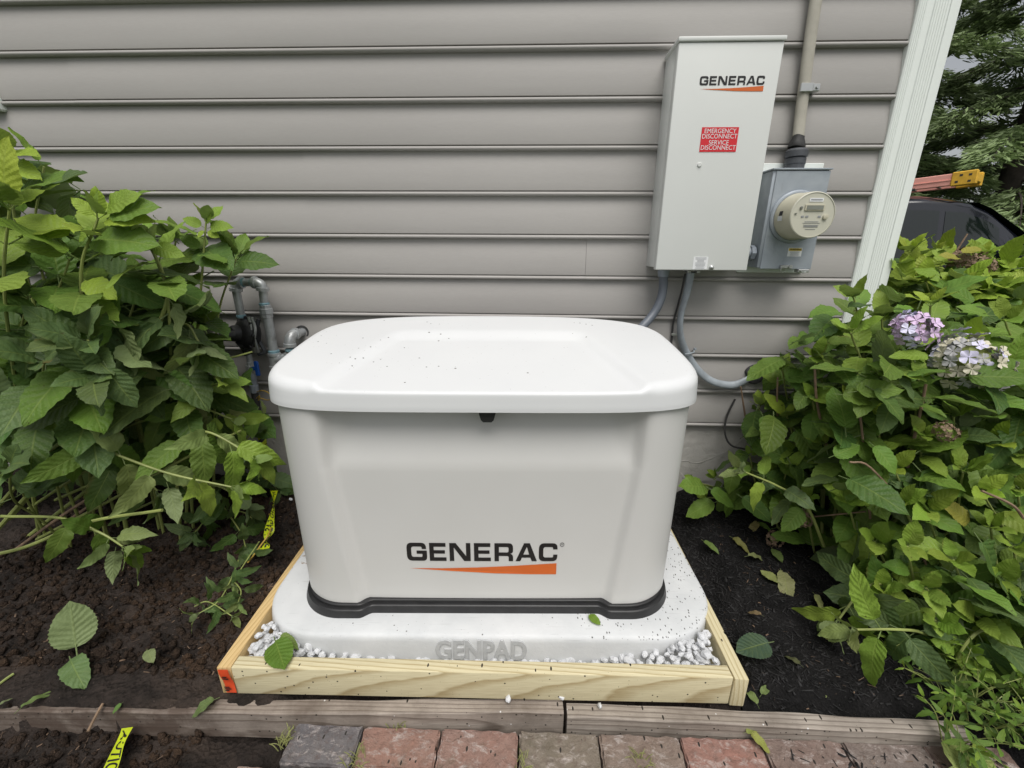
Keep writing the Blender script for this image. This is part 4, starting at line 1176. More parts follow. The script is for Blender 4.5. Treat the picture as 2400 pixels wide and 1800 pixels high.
# ================================================================== PLANTS
def leaf_arrays(seed, wide=.50, nt=16, petiole=.20, curl=.12, fold=.22, wave=.02, serr=.045, calm=False):
    """one broad pointed leaf, base at the origin, blade along +Y (length 1), upper side +Z"""
    r = random.Random(seed); V, UV, F = [], [], []
    cu = curl + r.uniform(-.05, .12); fo = fold + r.uniform(-.10, .12); ph = r.uniform(0, 6)
    side = r.uniform(-.06, .06); tw = r.uniform(-.25, .25)
    if calm: cu, fo, side, tw = curl, fold, 0, 0
    for i in range(nt + 1):
        t = i / nt
        w = wide * 1.62 * (t ** .62) * ((1 - t) ** .80) * (1 - .12 * t)
        if t > .82: w *= .50 + .50 * ((1 - t) / .18) ** .8
        w = max(w, .004)
        if 0 < i < nt: wq = w * (1 + serr * (1 if i % 2 else -1))
        else: wq = w
        for j, u in enumerate((-1, -.55, 0, .55, 1)):
            x = u * (wq if abs(u) == 1 else w)
            z = fo * abs(x) * (1.0 - .4 * abs(u)) - cu * t * t * 1.2 + wave * math.sin(t * 17 + ph) * abs(u) + .03 * math.sin(t * 5 + ph) * u
            z += tw * x * t
            y = t - .06 * abs(u) * (1 - t) * w * 4
            V.append((x + side * t * t, y, z)); UV.append((.5 + u * .5, t))
    for i in range(nt):
        for j in range(4):
            a = i * 5 + j; F.append((a, a + 1, a + 6, a + 5))
    if petiole:
        n0 = len(V)
        for k, y in enumerate((-petiole, 0.06)):
            for q in range(4):
                a = q * math.pi / 2 + .4
                V.append((.013 * math.cos(a), y, .013 * math.sin(a) - .012 - (.03 if k == 0 else 0))); UV.append((.5, .02))
        for q in range(4): F.append((n0 + q, n0 + (q + 1) % 4, n0 + 4 + (q + 1) % 4, n0 + 4 + q))
        V = [(x, y + petiole, z) for x, y, z in V]
    return np.array(V), np.array(F), np.array(UV)
LEAF = [leaf_arrays(i) for i in range(8)]
LEAF_DROOP = [leaf_arrays(20 + i, .42, curl=.34, fold=.34, wave=.035) for i in range(5)]
LEAF_SMALL = [leaf_arrays(40 + i, .26, nt=7, petiole=.12, curl=.10, fold=.2) for i in range(3)]
LEAF_FLAT = [leaf_arrays(60 + i, .54, nt=26, curl=.0, fold=.06, wave=.012, serr=.030, calm=True) for i in range(2)]
ALLLEAF = LEAF + LEAF_DROOP + LEAF_SMALL + LEAF_FLAT
LMESH = [np_mesh('leaf', V, F, M['leaf'], uv=UV) for V, F, UV in ALLLEAF]
def leaf_matrix(pos, d, nrm, size):
    y = d.normalized(); z = (nrm - y * nrm.dot(y))
    if z.length < 1e-4: z = y.orthogonal()
    z.normalize(); x = y.cross(z)
    Mx = Matrix(((x.x, y.x, z.x, pos.x), (x.y, y.y, z.y, pos.y), (x.z, y.z, z.z, pos.z), (0, 0, 0, 1)))
    return Mx @ Matrix.Scale(size, 4)
def jitter(c, r, k=.18):
    f = 1 + r.uniform(-k, k); return tuple(max(0, x * f * (1 + r.uniform(-.08, .08))) for x in c)
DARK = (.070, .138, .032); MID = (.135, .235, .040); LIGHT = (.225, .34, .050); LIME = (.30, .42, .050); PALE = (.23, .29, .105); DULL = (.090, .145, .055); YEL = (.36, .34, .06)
KEEP_CLEAR = [[(492, 590), (700, 590), (700, 1000), (610, 1000), (575, 900), (560, 790), (486, 770)],
              [(62, -200), (62, 318), (165, 365), (165, 400), (325, 400), (345, 470), (380, 435), (498, 435), (505, 500), (585, 505), (588, 585), (720, 585), (720, -200)],
              [(1400, 560), (1640, 560), (1640, 740), (1600, 838), (1565, 985), (1490, 990), (1400, 900)],
              [(1400, -200), (2300, -200), (2300, 530), (2080, 500), (1940, 488), (1915, 620), (1850, 592), (1765, 612), (1735, 690), (1640, 735), (1400, 735)]]
def to_px(p):
    v = p - CAM_LOC; z = v.dot(CF); return (1200 + FPX * v.dot(CR) / z) * 2212 / 2400, (900 - FPX * v.dot(CU) / z) * 2212 / 2400
def inside(poly, x, y):
    c = False
    for i in range(len(poly)):
        (xa, ya), (xb, yb) = poly[i], poly[i - 1]
        if (ya > y) != (yb > y) and x < (xb - xa) * (y - ya) / (yb - ya) + xa: c = not c
    return c
def pruned(Mx):
    return any(inside(z, *to_px(Mx @ Vector((0, t, 0)))) for t in (.55, 1.02) for z in KEEP_CLEAR)
class Plant:
    K = 1.0; TILT = None
    def __init__(s, name, label, cat, base, group=None):
        s.o = thing(name, label, cat, base, 0, group); s.base = Vector(base); s.leaves = []; s.r = random.Random(hash(label) % 1000 if False else len(label) * 7 + int(abs(base[0]) * 100))
    def leaf(s, pos, d, nrm, size, col, kind=None, force=False):
        k = kind if kind is not None else s.r.randrange(len(LEAF))
        s.leaves.append((k, leaf_matrix(pos, d, nrm, size * (1 if force else s.K)), col, force))
    def stem(s, pts, r0, r1, mat='stem', name='stem', n=7):
        k = len(pts); return MB().tube(pts, [r0 + (r1 - r0) * i / (k - 1) for i in range(k)], n).part(name, M[mat], s.o)
    def shoot(s, pts, r0=.0055, r1=.0028, start=.35, nodes=5, big=.13, small=.05, cols=(DARK, MID, LIGHT, LIME), droop=0.0, tiprosette=True, spread=1.0, mat='stem', kind=None, draw=True, up=None):
        """a stem with opposite pairs of leaves, small pale ones at the tip"""
        P = smooth_path(pts, 7); r = s.r
        if draw: s.stem(P, r0, r1, mat)
        az = r.uniform(0, 3.14)
        for i in range(nodes):
            f = start + (1 - start) * i / max(1, nodes - 1)
            q = f * (len(P) - 1); a = min(int(q), len(P) - 2); p = P[a].lerp(P[a + 1], q - a)
            T = (P[min(a + 2, len(P) - 1)] - P[max(a - 1, 0)]).normalized()
            if up is not None: T = (T + up * .8).normalized()
            elif s.TILT is not None: T = (T + s.TILT).normalized()
            g = i / max(1, nodes - 1)
            size = (big + (small - big) * g ** 1.6) * r.uniform(.8, 1.2)
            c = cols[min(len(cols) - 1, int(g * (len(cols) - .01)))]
            A = T.orthogonal().normalized(); A = Matrix.Rotation(az, 3, T) @ A
            az += math.pi / 2 + r.uniform(-.35, .35)
            for sg in (1, -1):
                if r.random() < .06: continue
                e = R(8 + 52 * g ** 2) + r.uniform(-.2, .25)
                d = (A * sg * math.cos(e) + T * math.sin(e)); d.z -= droop * r.uniform(.5, 1.4) * (1 - .5 * g)
                d = d + Vector((r.uniform(-.15, .15), r.uniform(-.15, .15), r.uniform(-.12, .12)))
                nrm = T - A * sg * .25 + Vector((0, 0, .35)) + Vector((r.uniform(-.2, .2), r.uniform(-.2, .2), 0))
                kk = kind if kind is None else r.choice(kind)
                s.leaf(p, d, nrm, size, jitter(c, r), kk)
        if tiprosette:
            T = (P[-1] - P[-3]).normalized()
            if up is not None: T = (T + up * .8).normalized()
            for q in range(3):
                A = Matrix.Rotation(az + q * 2.1, 3, T) @ T.orthogonal().normalized()
                s.leaf(P[-1], A * .6 + T * .9, T * .6 - A * .8, small * r.uniform(.55, .85), jitter(cols[-1], r))
    def fill(s, poly, Y0, Y1, n, size, cols, face=.4):
        """extra leaves inside the bush: poly in photograph pixels at depths Y0..Y1"""
        xs = [p[0] for p in poly]; ys = [p[1] for p in poly]; r = s.r; k = 0; t = 0
        while k < n and t < n * 30:
            t += 1; x, y = r.uniform(min(xs), max(xs)), r.uniform(min(ys), max(ys))
            ins = False
            for i in range(len(poly)):
                (xa, ya), (xb, yb) = poly[i], poly[i - 1]
                if (ya > y) != (yb > y) and x < (xb - xa) * (y - ya) / (yb - ya) + xa: ins = not ins
            if not ins: continue
            p = at(x, y, r.uniform(Y0, Y1))
            if p.z < .02: continue
            k += 1
            d = Vector((r.uniform(-1, 1), r.uniform(-1, .4), r.uniform(-.7, .45)))
            nrm = Vector((r.uniform(-.6, .6), r.uniform(-1, .2) * face * 2, 1))
            s.leaf(p, d, nrm, size * r.uniform(.65, 1.25), jitter(r.choice(cols), r, .3))
    def finish(s, limit=298):
        """the leaves that show largest become parts, the rest one joined mass"""
        def rank(L):
            p = L[1].translation; sz = L[1].to_scale()[0]
            return -(10 if L[3] else 0) - sz / (p - CAM_LOC).length
        L = sorted([q for q in s.leaves if q[3] or not pruned(q[1])], key=rank); T = Matrix.Translation(-s.base)
        for k, Mx, col, _ in L[:limit]:
            o = bpy.data.objects.new('leaf', LMESH[k]); COL.objects.link(o); o.parent = s.o
            o.matrix_basis = T @ Mx; o.color = (*col, 1)
        rest = L[limit:]
        if rest:
            Vs, Fs, Us, Cs, n = [], [], [], [], 0
            for k, Mx, col, _ in rest:
                V, F, UV = ALLLEAF[k]; W = np.c_[V, np.ones(len(V))] @ np.array(T @ Mx).T[:, :3]
                Vs.append(W); Fs.append(F + n); Us.append(UV); Cs.append(np.tile(col, (len(V), 1))); n += len(V)
            tag(link('foliage', np_mesh('foliage', np.concatenate(Vs), np.concatenate(Fs), M['leaf_s'], np.concatenate(Cs), np.concatenate(Us)), s.o), kind='stuff')
        return s.o
TOCAM = Vector((0, -1, .35)).normalized()
UP = Vector((0, 0, 1))
# ---------------------------------------------------------------- hydrangea on the left
Plant.TILT = Vector((0, -.30, .40))
lb = Plant('hydrangea', 'tall leafy hydrangea bush left of the gas pipe with broad green leaves and no flowers', 'hydrangea bush', (-1.75, -.42, .03))
lb.K = 1.36
rt = lb.base
def root(dx, dy): return rt + Vector((dx, dy, 0))
G4 = (DARK, MID, LIGHT, LIME)
# upright shoots: tip in the photograph, depth, then the way down
def upright(px, py, Y, mid, rdx, nodes=5, big=.14, small=.065, cols=G4, droop=.15, start=.45, r0=.006, kind=None, up=None, plant=None):
    pl = plant or lb; tip = at(px, py, Y); m_ = at(mid[0], mid[1], mid[2]); b = pl.base + Vector((rdx, (Y - pl.base.y) * .35, 0))
    pl.shoot([b, b.lerp(m_, .5) + Vector((0, 0, .03)), m_, tip], r0, .003, start, nodes, big, small, cols, droop, kind=kind, up=up)
upright(212, 470, -.66, (175, 620, -.66), .10, 6, .15, .085, (DARK, MID, LIGHT, LIME), .10, .42, .008)
upright(445, 480, -.34, (436, 600, -.34), .25, 5, .14, .075, (DARK, MID, LIGHT, LIGHT), .10, .55)
upright(325, 530, -.60, (362, 640, -.58), .30, 5, .13, .07, (DULL, MID, LIGHT, LIGHT), .55, .50, .0065)
upright(20, 330, -.50, (40, 520, -.5), -.1, 6, .15, .09, (DARK, MID, LIGHT, LIME), .1, .45, .007)
upright(95, 360, -.42, (80, 540, -.42), -.02, 6, .15, .075, (DARK, DARK, MID, LIGHT), .1, .42)
upright(20, 450, -.72, (10, 640, -.7), -.25, 5, .16, .10, (MID, LIGHT, LIME, LIME), .1, .45, .007)
upright(262, 440, -.40, (240, 640, -.4), .15, 5, .15, .08, (DARK, DARK, MID, MID), .15, .45)
upright(380, 520, -.30, (360, 640, -.3), .25, 5, .13, .07, (DARK, DARK, MID, MID), .15, .45)
upright(150, 560, -.62, (110, 720, -.6), .0, 5, .15, .09, (DARK, DARK, MID, MID), .2, .5)
upright(300, 620, -.5, (270, 760, -.5), .2, 5, .15, .09, (DARK, DARK, MID, MID), .25, .5)
upright(60, 640, -.6, (40, 800, -.6), -.1, 5, .15, .09, (DARK, DARK, DARK, MID), .2, .5)
upright(510, 560, -.25, (470, 690, -.25), .35, 4, .14, .10, (DARK, DARK, MID), .1, .55)
upright(430, 700, -.4, (400, 800, -.4), .3, 5, .13, .08, (DARK, DULL, MID), .35, .5)
# darker rosettes facing the lens, low in front
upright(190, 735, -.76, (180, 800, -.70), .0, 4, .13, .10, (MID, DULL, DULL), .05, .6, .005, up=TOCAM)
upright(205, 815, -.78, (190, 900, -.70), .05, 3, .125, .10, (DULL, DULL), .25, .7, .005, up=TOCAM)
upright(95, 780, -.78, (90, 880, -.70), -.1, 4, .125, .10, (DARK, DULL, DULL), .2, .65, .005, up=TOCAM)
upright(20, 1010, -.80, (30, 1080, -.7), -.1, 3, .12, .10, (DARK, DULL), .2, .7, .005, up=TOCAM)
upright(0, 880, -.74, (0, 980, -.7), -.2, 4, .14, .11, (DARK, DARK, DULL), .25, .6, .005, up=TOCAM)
# leaning, drooping shoots that reach to the right
DR = list(range(8, 13))
def leaning(pts, nodes=5, big=.12, small=.09, cols=(MID, PALE, LIGHT), start=.45, droop=.9, r0=.0055, tip=True, plant=None):
    k_ = .80 if plant is None else 1.0
    (plant or lb).shoot([at(*p) for p in pts], r0, .003, start, nodes, big * k_, small * k_, cols, droop, tip, kind=DR)
leaning([(-60, 1080, -.60), (60, 955, -.68), (170, 945, -.72), (260, 985, -.74), (370, 1024, -.74), (500, 1052, -.72)], 6, .115, .09, start=.35)
leaning([(-80, 1105, -.72), (0, 1115, -.75), (130, 1119, -.78), (215, 1150, -.79), (265, 1180, -.79)], 4, .105, .085, start=.55)
leaning([(120, 1080, -.5), (300, 1000, -.6), (410, 945, -.64), (455, 935, -.66), (545, 985, -.66)], 5, .12, .10, start=.5)
leaning([(180, 960, -.45), (330, 900, -.52), (390, 865, -.54), (470, 830, -.54)], 5, .12, .09, start=.45)
leaning([(230, 900, -.4), (360, 880, -.5), (430, 880, -.52), (500, 905, -.5)], 5, .12, .09, start=.45)
leaning([(300, 1060, -.3), (430, 1010, -.4), (520, 960, -.42), (570, 900, -.38)], 5, .10, .085, (DARK, DULL, PALE), .45, .5)
leaning([(340, 860, -.3), (440, 790, -.38), (510, 770, -.36), (545, 760, -.34)], 5, .10, .07, (DULL, MID, LIGHT), .4, .4)
leaning([(330, 800, -.45), (350, 730, -.55), (400, 700, -.58), (430, 740, -.58)], 4, .125, .11, (DULL, PALE, PALE), .4, .9)
leaning([(100, 900, -.55), (190, 690, -.62), (250, 700, -.66), (285, 760, -.66)], 4, .13, .12, (DULL, PALE, PALE), .5, .9)
leaning([(250, 1120, -.35), (390, 1060, -.45), (470, 1050, -.48), (530, 1090, -.46)], 5, .11, .09, (DARK, DULL, DULL), .4, .6)
leaning([(60, 1100, -.55), (200, 1010, -.62), (270, 1000, -.64), (340, 1060, -.64)], 5, .12, .10, (DARK, DULL, DULL), .4, .7)
# hero leaves
def hero(pl, base, tip, size=None, nrm=None, col=MID, kind=None):
    a, b = at(*base), at(*tip); d = b - a
    pl.leaf(a, d, nrm or Vector((0, -.8, .6)), (size or d.length) / 1.2, col, kind, True)
hero(lb, (500, 565, -.30), (574, 562, -.30), .165, Vector((0, -.75, .7)), DARK, 0)
hero(lb, (245, 690, -.70), (325, 795, -.68), None, Vector((.35, .8, -.45)), PALE, 9)
hero(lb, (366, 640, -.60), (415, 735, -.60), None, Vector((.3, .9, -.3)), PALE, 10)
hero(lb, (300, 530, -.62), (225, 548, -.64), None, Vector((0, -.6, .8)), LIGHT, 2)
hero(lb, (320, 530, -.62), (395, 550, -.62), None, Vector((0, -.8, .6)), LIGHT, 3)
hero(lb, (150, 880, -.72), (90, 830, -.72), None, Vector((0, -.9, .4)), DULL, 1)
hero(lb, (205, 790, -.80), (205, 905, -.82), .15, Vector((0, -.9, .4)), DULL, 4)
hero(lb, (220, 780, -.80), (290, 880, -.81), .15, Vector((.2, -.9, .4)), DULL, 5)
hero(lb, (33, 1070, -.74), (72, 985, -.74), .13, Vector((0, -.9, .4)), DULL, 6)
hero(lb, (360, 1040, -.73), (385, 1118, -.74), .13, Vector((-.5, .7, .4)), PALE, 8)
hero(lb, (265, 1185, -.79), (335, 1255, -.80), .125, Vector((.4, .6, .4)), PALE, 9)
hero(lb, (250, 1180, -.79), (240, 1255, -.80), .11, Vector((-.6, .6, .3)), PALE, 11)
hero(lb, (250, 1160, -.78), (330, 1130, -.80), .12, Vector((0, -.5, .8)), PALE, 10)
for a_, b_, c_, k_ in (((218, 478), (308, 462), LIME, 2), ((212, 470), (150, 425), LIME, 3), ((214, 462), (200, 410), LIGHT, 5), ((222, 462), (285, 408), LIGHT, 6), ((226, 470), (322, 432), MID, 0), ((208, 486), (165, 520), LIGHT, 1)):
    hero(lb, (*a_, -.66), (*b_, -.68), None, Vector((0, -.75, .65)), c_, k_)
for a_, b_, c_, k_ in (((172, 520), (25, 448), LIME, 2), ((168, 556), (10, 500), LIGHT, 4), ((182, 520), (318, 508), MID, 6), ((176, 600), (245, 640), LIME, 3), ((176, 640), (250, 690), LIGHT, 1), ((20, 335), (62, 318), LIME, 2), ((10, 350), (70, 372), LIME, 0), ((30, 420), (150, 358), MID, 5), ((70, 425), (170, 362), DULL, 1)):
    hero(lb, (*a_, -.66 if a_[0] > 100 else -.5), (*b_, -.70 if a_[0] > 100 else -.54), None, Vector((0, -.6, .8)), c_, k_)
for a_, b_, c_, k_ in (((443, 492), (392, 466), LIGHT, 2), ((444, 488), (452, 446), LIGHT, 3), ((446, 492), (496, 484), LIGHT, 5), ((443, 496), (425, 512), LIME, 1), ((446, 497), (470, 512), LIME, 4), ((440, 540), (385, 505), MID, 6)):
    hero(lb, (*a_, -.34), (*b_, -.36), None, Vector((0, -.85, .5)), c_, k_)
# bare stems
for pts, r0, mt_ in (([(-20, 1200, -.66), (60, 1180, -.72), (190, 1128, -.78), (350, 1102, -.80)], .007, 'stem'), ([(0, 1010, -.5), (150, 850, -.55), (330, 730, -.45)], .009, 'stem'),
                ([(20, 1120, -.5), (130, 1000, -.55), (280, 900, -.5), (330, 850, -.5)], .009, 'stem'), ([(60, 1160, -.5), (200, 1050, -.5), (340, 950, -.5)], .008, 'stem'),
                ([(335, 720, -.58), (362, 640, -.58), (340, 565, -.58), (322, 530, -.6)], .0065, 'stem'), ([(110, 1150, -.4), (260, 1050, -.4), (420, 960, -.4)], .007, 'twig'), ([(-20, 1160, -.6), (120, 1010, -.62), (260, 925, -.60), (345, 850, -.58)], .008, 'stem'), ([(0, 1090, -.66), (90, 990, -.68), (200, 905, -.66)], .007, 'stem'), ([(80, 1165, -.55), (240, 1080, -.58), (400, 990, -.56), (520, 930, -.52)], .006, 'stem'), ([(30, 1190, -.6), (170, 1090, -.64), (300, 1020, -.64)], .006, 'twig'), ([(-30, 1020, -.7), (60, 1000, -.72), (130, 960, -.72)], .005, 'stem')):
    lb.stem(smooth_path([at(*p) for p in pts], 6), r0, r0 * .7, mt_)
LP = [(-40, 330), (40, 330), (120, 370), (260, 440), (300, 500), (430, 520), (510, 580), (500, 640), (480, 700), (470, 760), (540, 770), (560, 850), (560, 900), (520, 960), (440, 1000), (300, 1010), (200, 1010), (0, 1060), (-60, 1060)]
lb.fill(LP, -.40, -.06, 250, .135, (DARK, DARK, DARK, MID))  # inner leaves tinted darker, the shade inside the bush put into their colour
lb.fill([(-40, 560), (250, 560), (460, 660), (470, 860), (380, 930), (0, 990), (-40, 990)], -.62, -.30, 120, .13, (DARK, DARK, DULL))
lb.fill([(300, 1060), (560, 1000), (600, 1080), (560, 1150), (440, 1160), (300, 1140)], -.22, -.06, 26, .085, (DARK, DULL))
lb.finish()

# ---------------------------------------------------------------- hydrangeas on the right
rb1 = Plant('hydrangea', 'flowering hydrangea bush right of the generator with mauve and fading flower heads', 'hydrangea bush', (1.25, -.42, .02))
rb2 = Plant('hydrangea', 'bright lime topped hydrangea behind the white corner trim, in front of the dark van', 'hydrangea bush', (2.05, .30, .0))
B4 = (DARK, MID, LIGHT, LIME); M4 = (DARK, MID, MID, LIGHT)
rb1.K = 1.14; rb2.K = 1.25
def ros(pl, px, py, Y, nodes=4, big=.12, small=.075, cols=M4, lean=(0, 110), droop=.12, up=None, start=.62, kind=None):
    tip = at(px, py, Y); mid = at(px + lean[0], py + lean[1], Y + .05); b = pl.base + Vector(((tip.x - pl.base.x) * .35, (Y - pl.base.y) * .4, 0))
    if mid.z < .05: mid.z = .05
    pl.shoot([b, b.lerp(mid, .6), mid, tip], .0055, .003, start, nodes, big, small, cols, droop, up=up, kind=kind)
for a in ((1845, 645, -.35), (1838, 720, -.45), (1760, 770, -.35), (1690, 800, -.22), (1905, 690, -.40), (2010, 660, -.42), (1900, 800, -.52), (1985, 820, -.55), (2090, 730, -.45), (2170, 690, -.45), (2180, 800, -.5),
          (1755, 860, -.38), (1830, 870, -.5), (1700, 900, -.28), (1640, 880, -.16), (1900, 900, -.56), (2060, 900, -.6), (2150, 960, -.62), (1990, 940, -.62), (2200, 880, -.55),
          (1780, 960, -.42), (1860, 990, -.58), (1930, 1010, -.66), (2080, 1020, -.68), (2200, 1060, -.68), (1700, 1010, -.36), (1620, 985, -.22), (1830, 1080, -.62), (1740, 1080, -.50), (2000, 1100, -.72), (2140, 1140, -.74),
          (2150, 1440, -.90), (2080, 1400, -.90), (2205, 1470, -.90), (2020, 1340, -.87), (2190, 1180, -.78), (2120, 1060, -.72), (1950, 1090, -.72), (2210, 980, -.66), (1960, 1180, -.78), (1890, 1170, -.70), (2060, 1210, -.80), (2160, 1250, -.82), (2000, 1270, -.84), (2110, 1330, -.88), (2200, 1350, -.85), (1900, 1270, -.78)):
    r = rb1.r
    ros(rb1, a[0], a[1], a[2], r.choice((3, 4, 4, 5)), r.uniform(.105, .135), r.uniform(.06, .085), r.choice((M4, B4, (MID, MID, LIGHT), (DULL, MID, LIGHT), (MID, LIGHT, LIGHT))), (r.uniform(-25, 60), 120), r.uniform(.05, .3), up=TOCAM if r.random() < .45 else None)
# low leafy sprays beside the generator
for a in ((1500, 1040, -.10), (1530, 1075, -.14), (1575, 1085, -.16), (1550, 1030, -.08)):
    ros(rb1, a[0], a[1], a[2], 4, .08, .05, (DARK, MID, LIGHT), (90, 60), .5)
for pts in ([(1780, 1180, -.55), (1740, 1090, -.55), (1680, 1050, -.52), (1610, 1020, -.5)], [(1950, 1300, -.75), (1900, 1260, -.78), (1850, 1290, -.8), (1810, 1340, -.82)], [(2080, 1420, -.86), (2000, 1370, -.88), (1940, 1360, -.90), (1850, 1360, -.90)],
            [(2200, 1400, -.86), (2130, 1360, -.9), (2080, 1400, -.92), (2060, 1460, -.92)]):
    leaning(pts, 4, .115, .085, (DULL, LIGHT, PALE), .45, .55, plant=rb1)
hero(rb1, (1975, 1000, -.66), (2110, 1160, -.74), .20, Vector((-.3, -.7, .6)), DARK, 2)
hero(rb1, (2110, 1150, -.80), (2212, 1330, -.86), .20, Vector((.3, -.7, .6)), DARK, 5)
hero(rb1, (2150, 1390, -.90), (2212, 1560, -.92), .16, Vector((-.2, -.7, .6)), MID, 3)
hero(rb1, (1930, 1250, -.80), (1920, 1330, -.82), .11, Vector((0, -.8, .6)), LIGHT, 1)
hero(rb1, (1880, 1195, -.70), (1860, 1270, -.72), .11, Vector((0, -.8, .6)), MID, 4)
hero(rb1, (1850, 870, -.50), (1850, 960, -.52), .11, Vector((0, -.85, .5)), MID, 7)
hero(rb1, (2100, 1140, -.72), (2030, 1060, -.70), .12, Vector((0, -.8, .5)), YEL, 6)
hero(rb1, (2060, 1195, -.78), (1950, 1170, -.76), .15, Vector((0, -.6, .8)), LIGHT, 0)
hero(rb1, (1740, 1390 - 300, -.52), (1690, 1150, -.56), .13, Vector((-.3, -.8, .5)), MID, 3)
RP = [(1640, 830), (1700, 740), (1790, 690), (1850, 650), (2000, 640), (2240, 640), (2240, 1330), (2050, 1300), (1900, 1180), (1780, 1120), (1660, 1050), (1560, 1090), (1500, 1070), (1620, 960)]
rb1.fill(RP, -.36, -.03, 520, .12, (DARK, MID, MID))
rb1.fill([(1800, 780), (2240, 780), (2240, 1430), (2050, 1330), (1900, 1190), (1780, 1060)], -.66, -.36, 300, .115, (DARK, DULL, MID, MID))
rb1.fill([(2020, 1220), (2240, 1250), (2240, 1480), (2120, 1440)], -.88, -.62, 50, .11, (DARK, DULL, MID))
for pts, r0 in (([(1700, 960, -.22), (1680, 900, -.24), (1680, 815, -.25)], .004), ([(1610, 900, -.10), (1600, 835, -.10)], .004), ([(2010, 1250, -.70), (1960, 1110, -.70), (1880, 1010, -.70), (1835, 998, -.70)], .0036), ([(1790, 980, -.40), (1765, 870, -.40), (1760, 790, -.40)], .005),
                ([(2212, 1120, -.8), (2185, 1090, -.8), (2120, 1060, -.78)], .0042), ([(1880, 1120, -.6), (1865, 960, -.6), (1850, 830, -.58)], .004), ([(1720, 1120, -.45), (1870, 1105, -.62)], .003), ([(1960, 1010, -.6), (1990, 880, -.6), (2000, 830, -.6)], .005)):
    rb1.stem(smooth_path([at(*p) for p in pts], 5), r0, r0 * .8, 'twig', 'dry_stem')
M['petal_mauve'] = simple('mauve_petal', (.60, .45, .64), .6, var=.20, scale=25); M['petal_lilac'] = simple('lilac_petal', (.60, .58, .74), .6, var=.15, scale=25); M['petal_cream'] = simple('cream_petal', (.55, .52, .40), .65, var=.25, scale=25)
M['petal_fade'] = simple('faded_petal', (.36, .36, .36), .65, var=.35, scale=22)
M['petal_dry'] = simple('dry_petal', (.22, .15, .10), .8, var=.35, scale=30)
def floret_mesh(seed, mat):
    b = MB(); r = random.Random(seed)
    for k in range(4):
        a0 = k * math.pi / 2 + r.uniform(-.15, .15); vs = [(0, 0, 0)]
        for q in range(-3, 4):
            a = a0 + q * .22; rad = .95 * (1 - .10 * abs(q) ** 1.4 / 2) + r.uniform(-.05, .05)
            vs.append((rad * math.cos(a), rad * math.sin(a), .18 + .10 * math.sin(q * 1.7 + k)))
        b.add(vs, [(0, j, j + 1) for j in range(1, 7)])
    b.lathe([(.07, 0), (.09, .06), (.04, .12)], (0, 0, 0), (0, 0, 1), 6)
    return b.mesh('floret', mat, True, 60)
def flower_head(pl, c, rad, n, fm, fs, label, facing=Vector((0, -.55, .8)), squash=.75):
    h = MB().lathe([(.15 * rad, -.5 * rad), (.5 * rad, -.2 * rad), (.55 * rad, .2 * rad), (.3 * rad, .5 * rad)], c, facing, 10).part('flower_head', M['stem'], pl.o)
    h['label'] = label; r = pl.r; f = facing.normalized()
    for k in range(n):
        zz = 1 - 1.55 * (k + .5) / n; a = k * 2.39996; q = math.sqrt(max(0, 1 - zz * zz))
        o1 = f.orthogonal().normalized(); o2 = f.cross(o1)
        d = o1 * q * math.cos(a) + o2 * q * math.sin(a) + f * zz
        p = c + (o1 * q * math.cos(a) + o2 * q * math.sin(a) + f * zz * squash) * rad * r.uniform(.80, 1.14) * (1 + .12 * math.sin(3 * a))
        o = bpy.data.objects.new('floret', r.choice(fm)); COL.objects.link(o); o.parent = h
        o.matrix_basis = leaf_matrix(p - pl.base, d.orthogonal(), d + Vector((r.uniform(-.3, .3), r.uniform(-.3, .3), r.uniform(-.2, .4))), fs * r.uniform(.8, 1.2))
    return h
FM = [floret_mesh(i, M['petal_mauve']) for i in range(3)] + [floret_mesh(5, M['petal_lilac'])]; FF = [floret_mesh(10 + i, M['petal_fade']) for i in range(2)] + [floret_mesh(14 + i, M['petal_cream']) for i in range(2)] + [floret_mesh(17, M['petal_lilac'])]; FD = [floret_mesh(20 + i, M['petal_dry']) for i in range(2)]
fc_ = at(1972, 712, -.58); flower_head(rb1, fc_, .053, 34, FM, .0215, 'mauve flower head')
fc_ = at(2090, 782, -.56); flower_head(rb1, fc_, .092, 58, FF + FF, .0235, 'fading grey and cream flower head')
for px_, py_, Y_ in ((2042, 952 - 20, -.66), (1735, 1120, -.5), (1672, 1165, -.40)): flower_head(rb1, at(px_, py_, Y_), .030, 18, FD, .012, 'withered brown flower head')
hero(rb1, (1880, 820 - 20, -.60), (2020, 805, -.66), .14, Vector((0, -.3, .9)), LIGHT, 2)
hero(rb1, (2020, 770, -.64), (1935, 765, -.62), .11, Vector((0, -.4, .9)), LIGHT, 3)
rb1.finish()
for a in ((1965, 545, .15), (2010, 560, .2), (1950, 590, .12), (2060, 575, .1), (2110, 590, .15), (2160, 580, .2), (2205, 590, .15), (2000, 610, .0), (2070, 625, -.05), (2140, 635, -.05), (2200, 650, -.1), (1940, 630, .05), (2030, 560, .3), (2120, 555, .4), (2190, 560, .4), (2230, 620, .0), (2260, 560, .3)):
    r = rb2.r
    ros(rb2, a[0], a[1], a[2], 4, .14, .09, (MID, LIGHT, LIME, LIME), (r.uniform(-20, 30), 90), .08, start=.7)
rb2.fill([(1930, 570), (2240, 570), (2300, 760), (1960, 760)], -.02, .5, 190, .13, (MID, DARK, LIGHT))
for px_, py_, Y_ in ((2080, 560, .05), (2120, 572, .05)): flower_head(rb2, at(px_, py_, Y_), .045, 26, FD, .016, 'withered brown flower head')
hero(rb2, (2080, 560, .0), (2020, 545, .0), .10, Vector((0, -.5, .9)), YEL, 1)
hero(rb2, (2070, 550, .0), (2110, 535, .0), .10, Vector((0, -.5, .9)), YEL, 2)
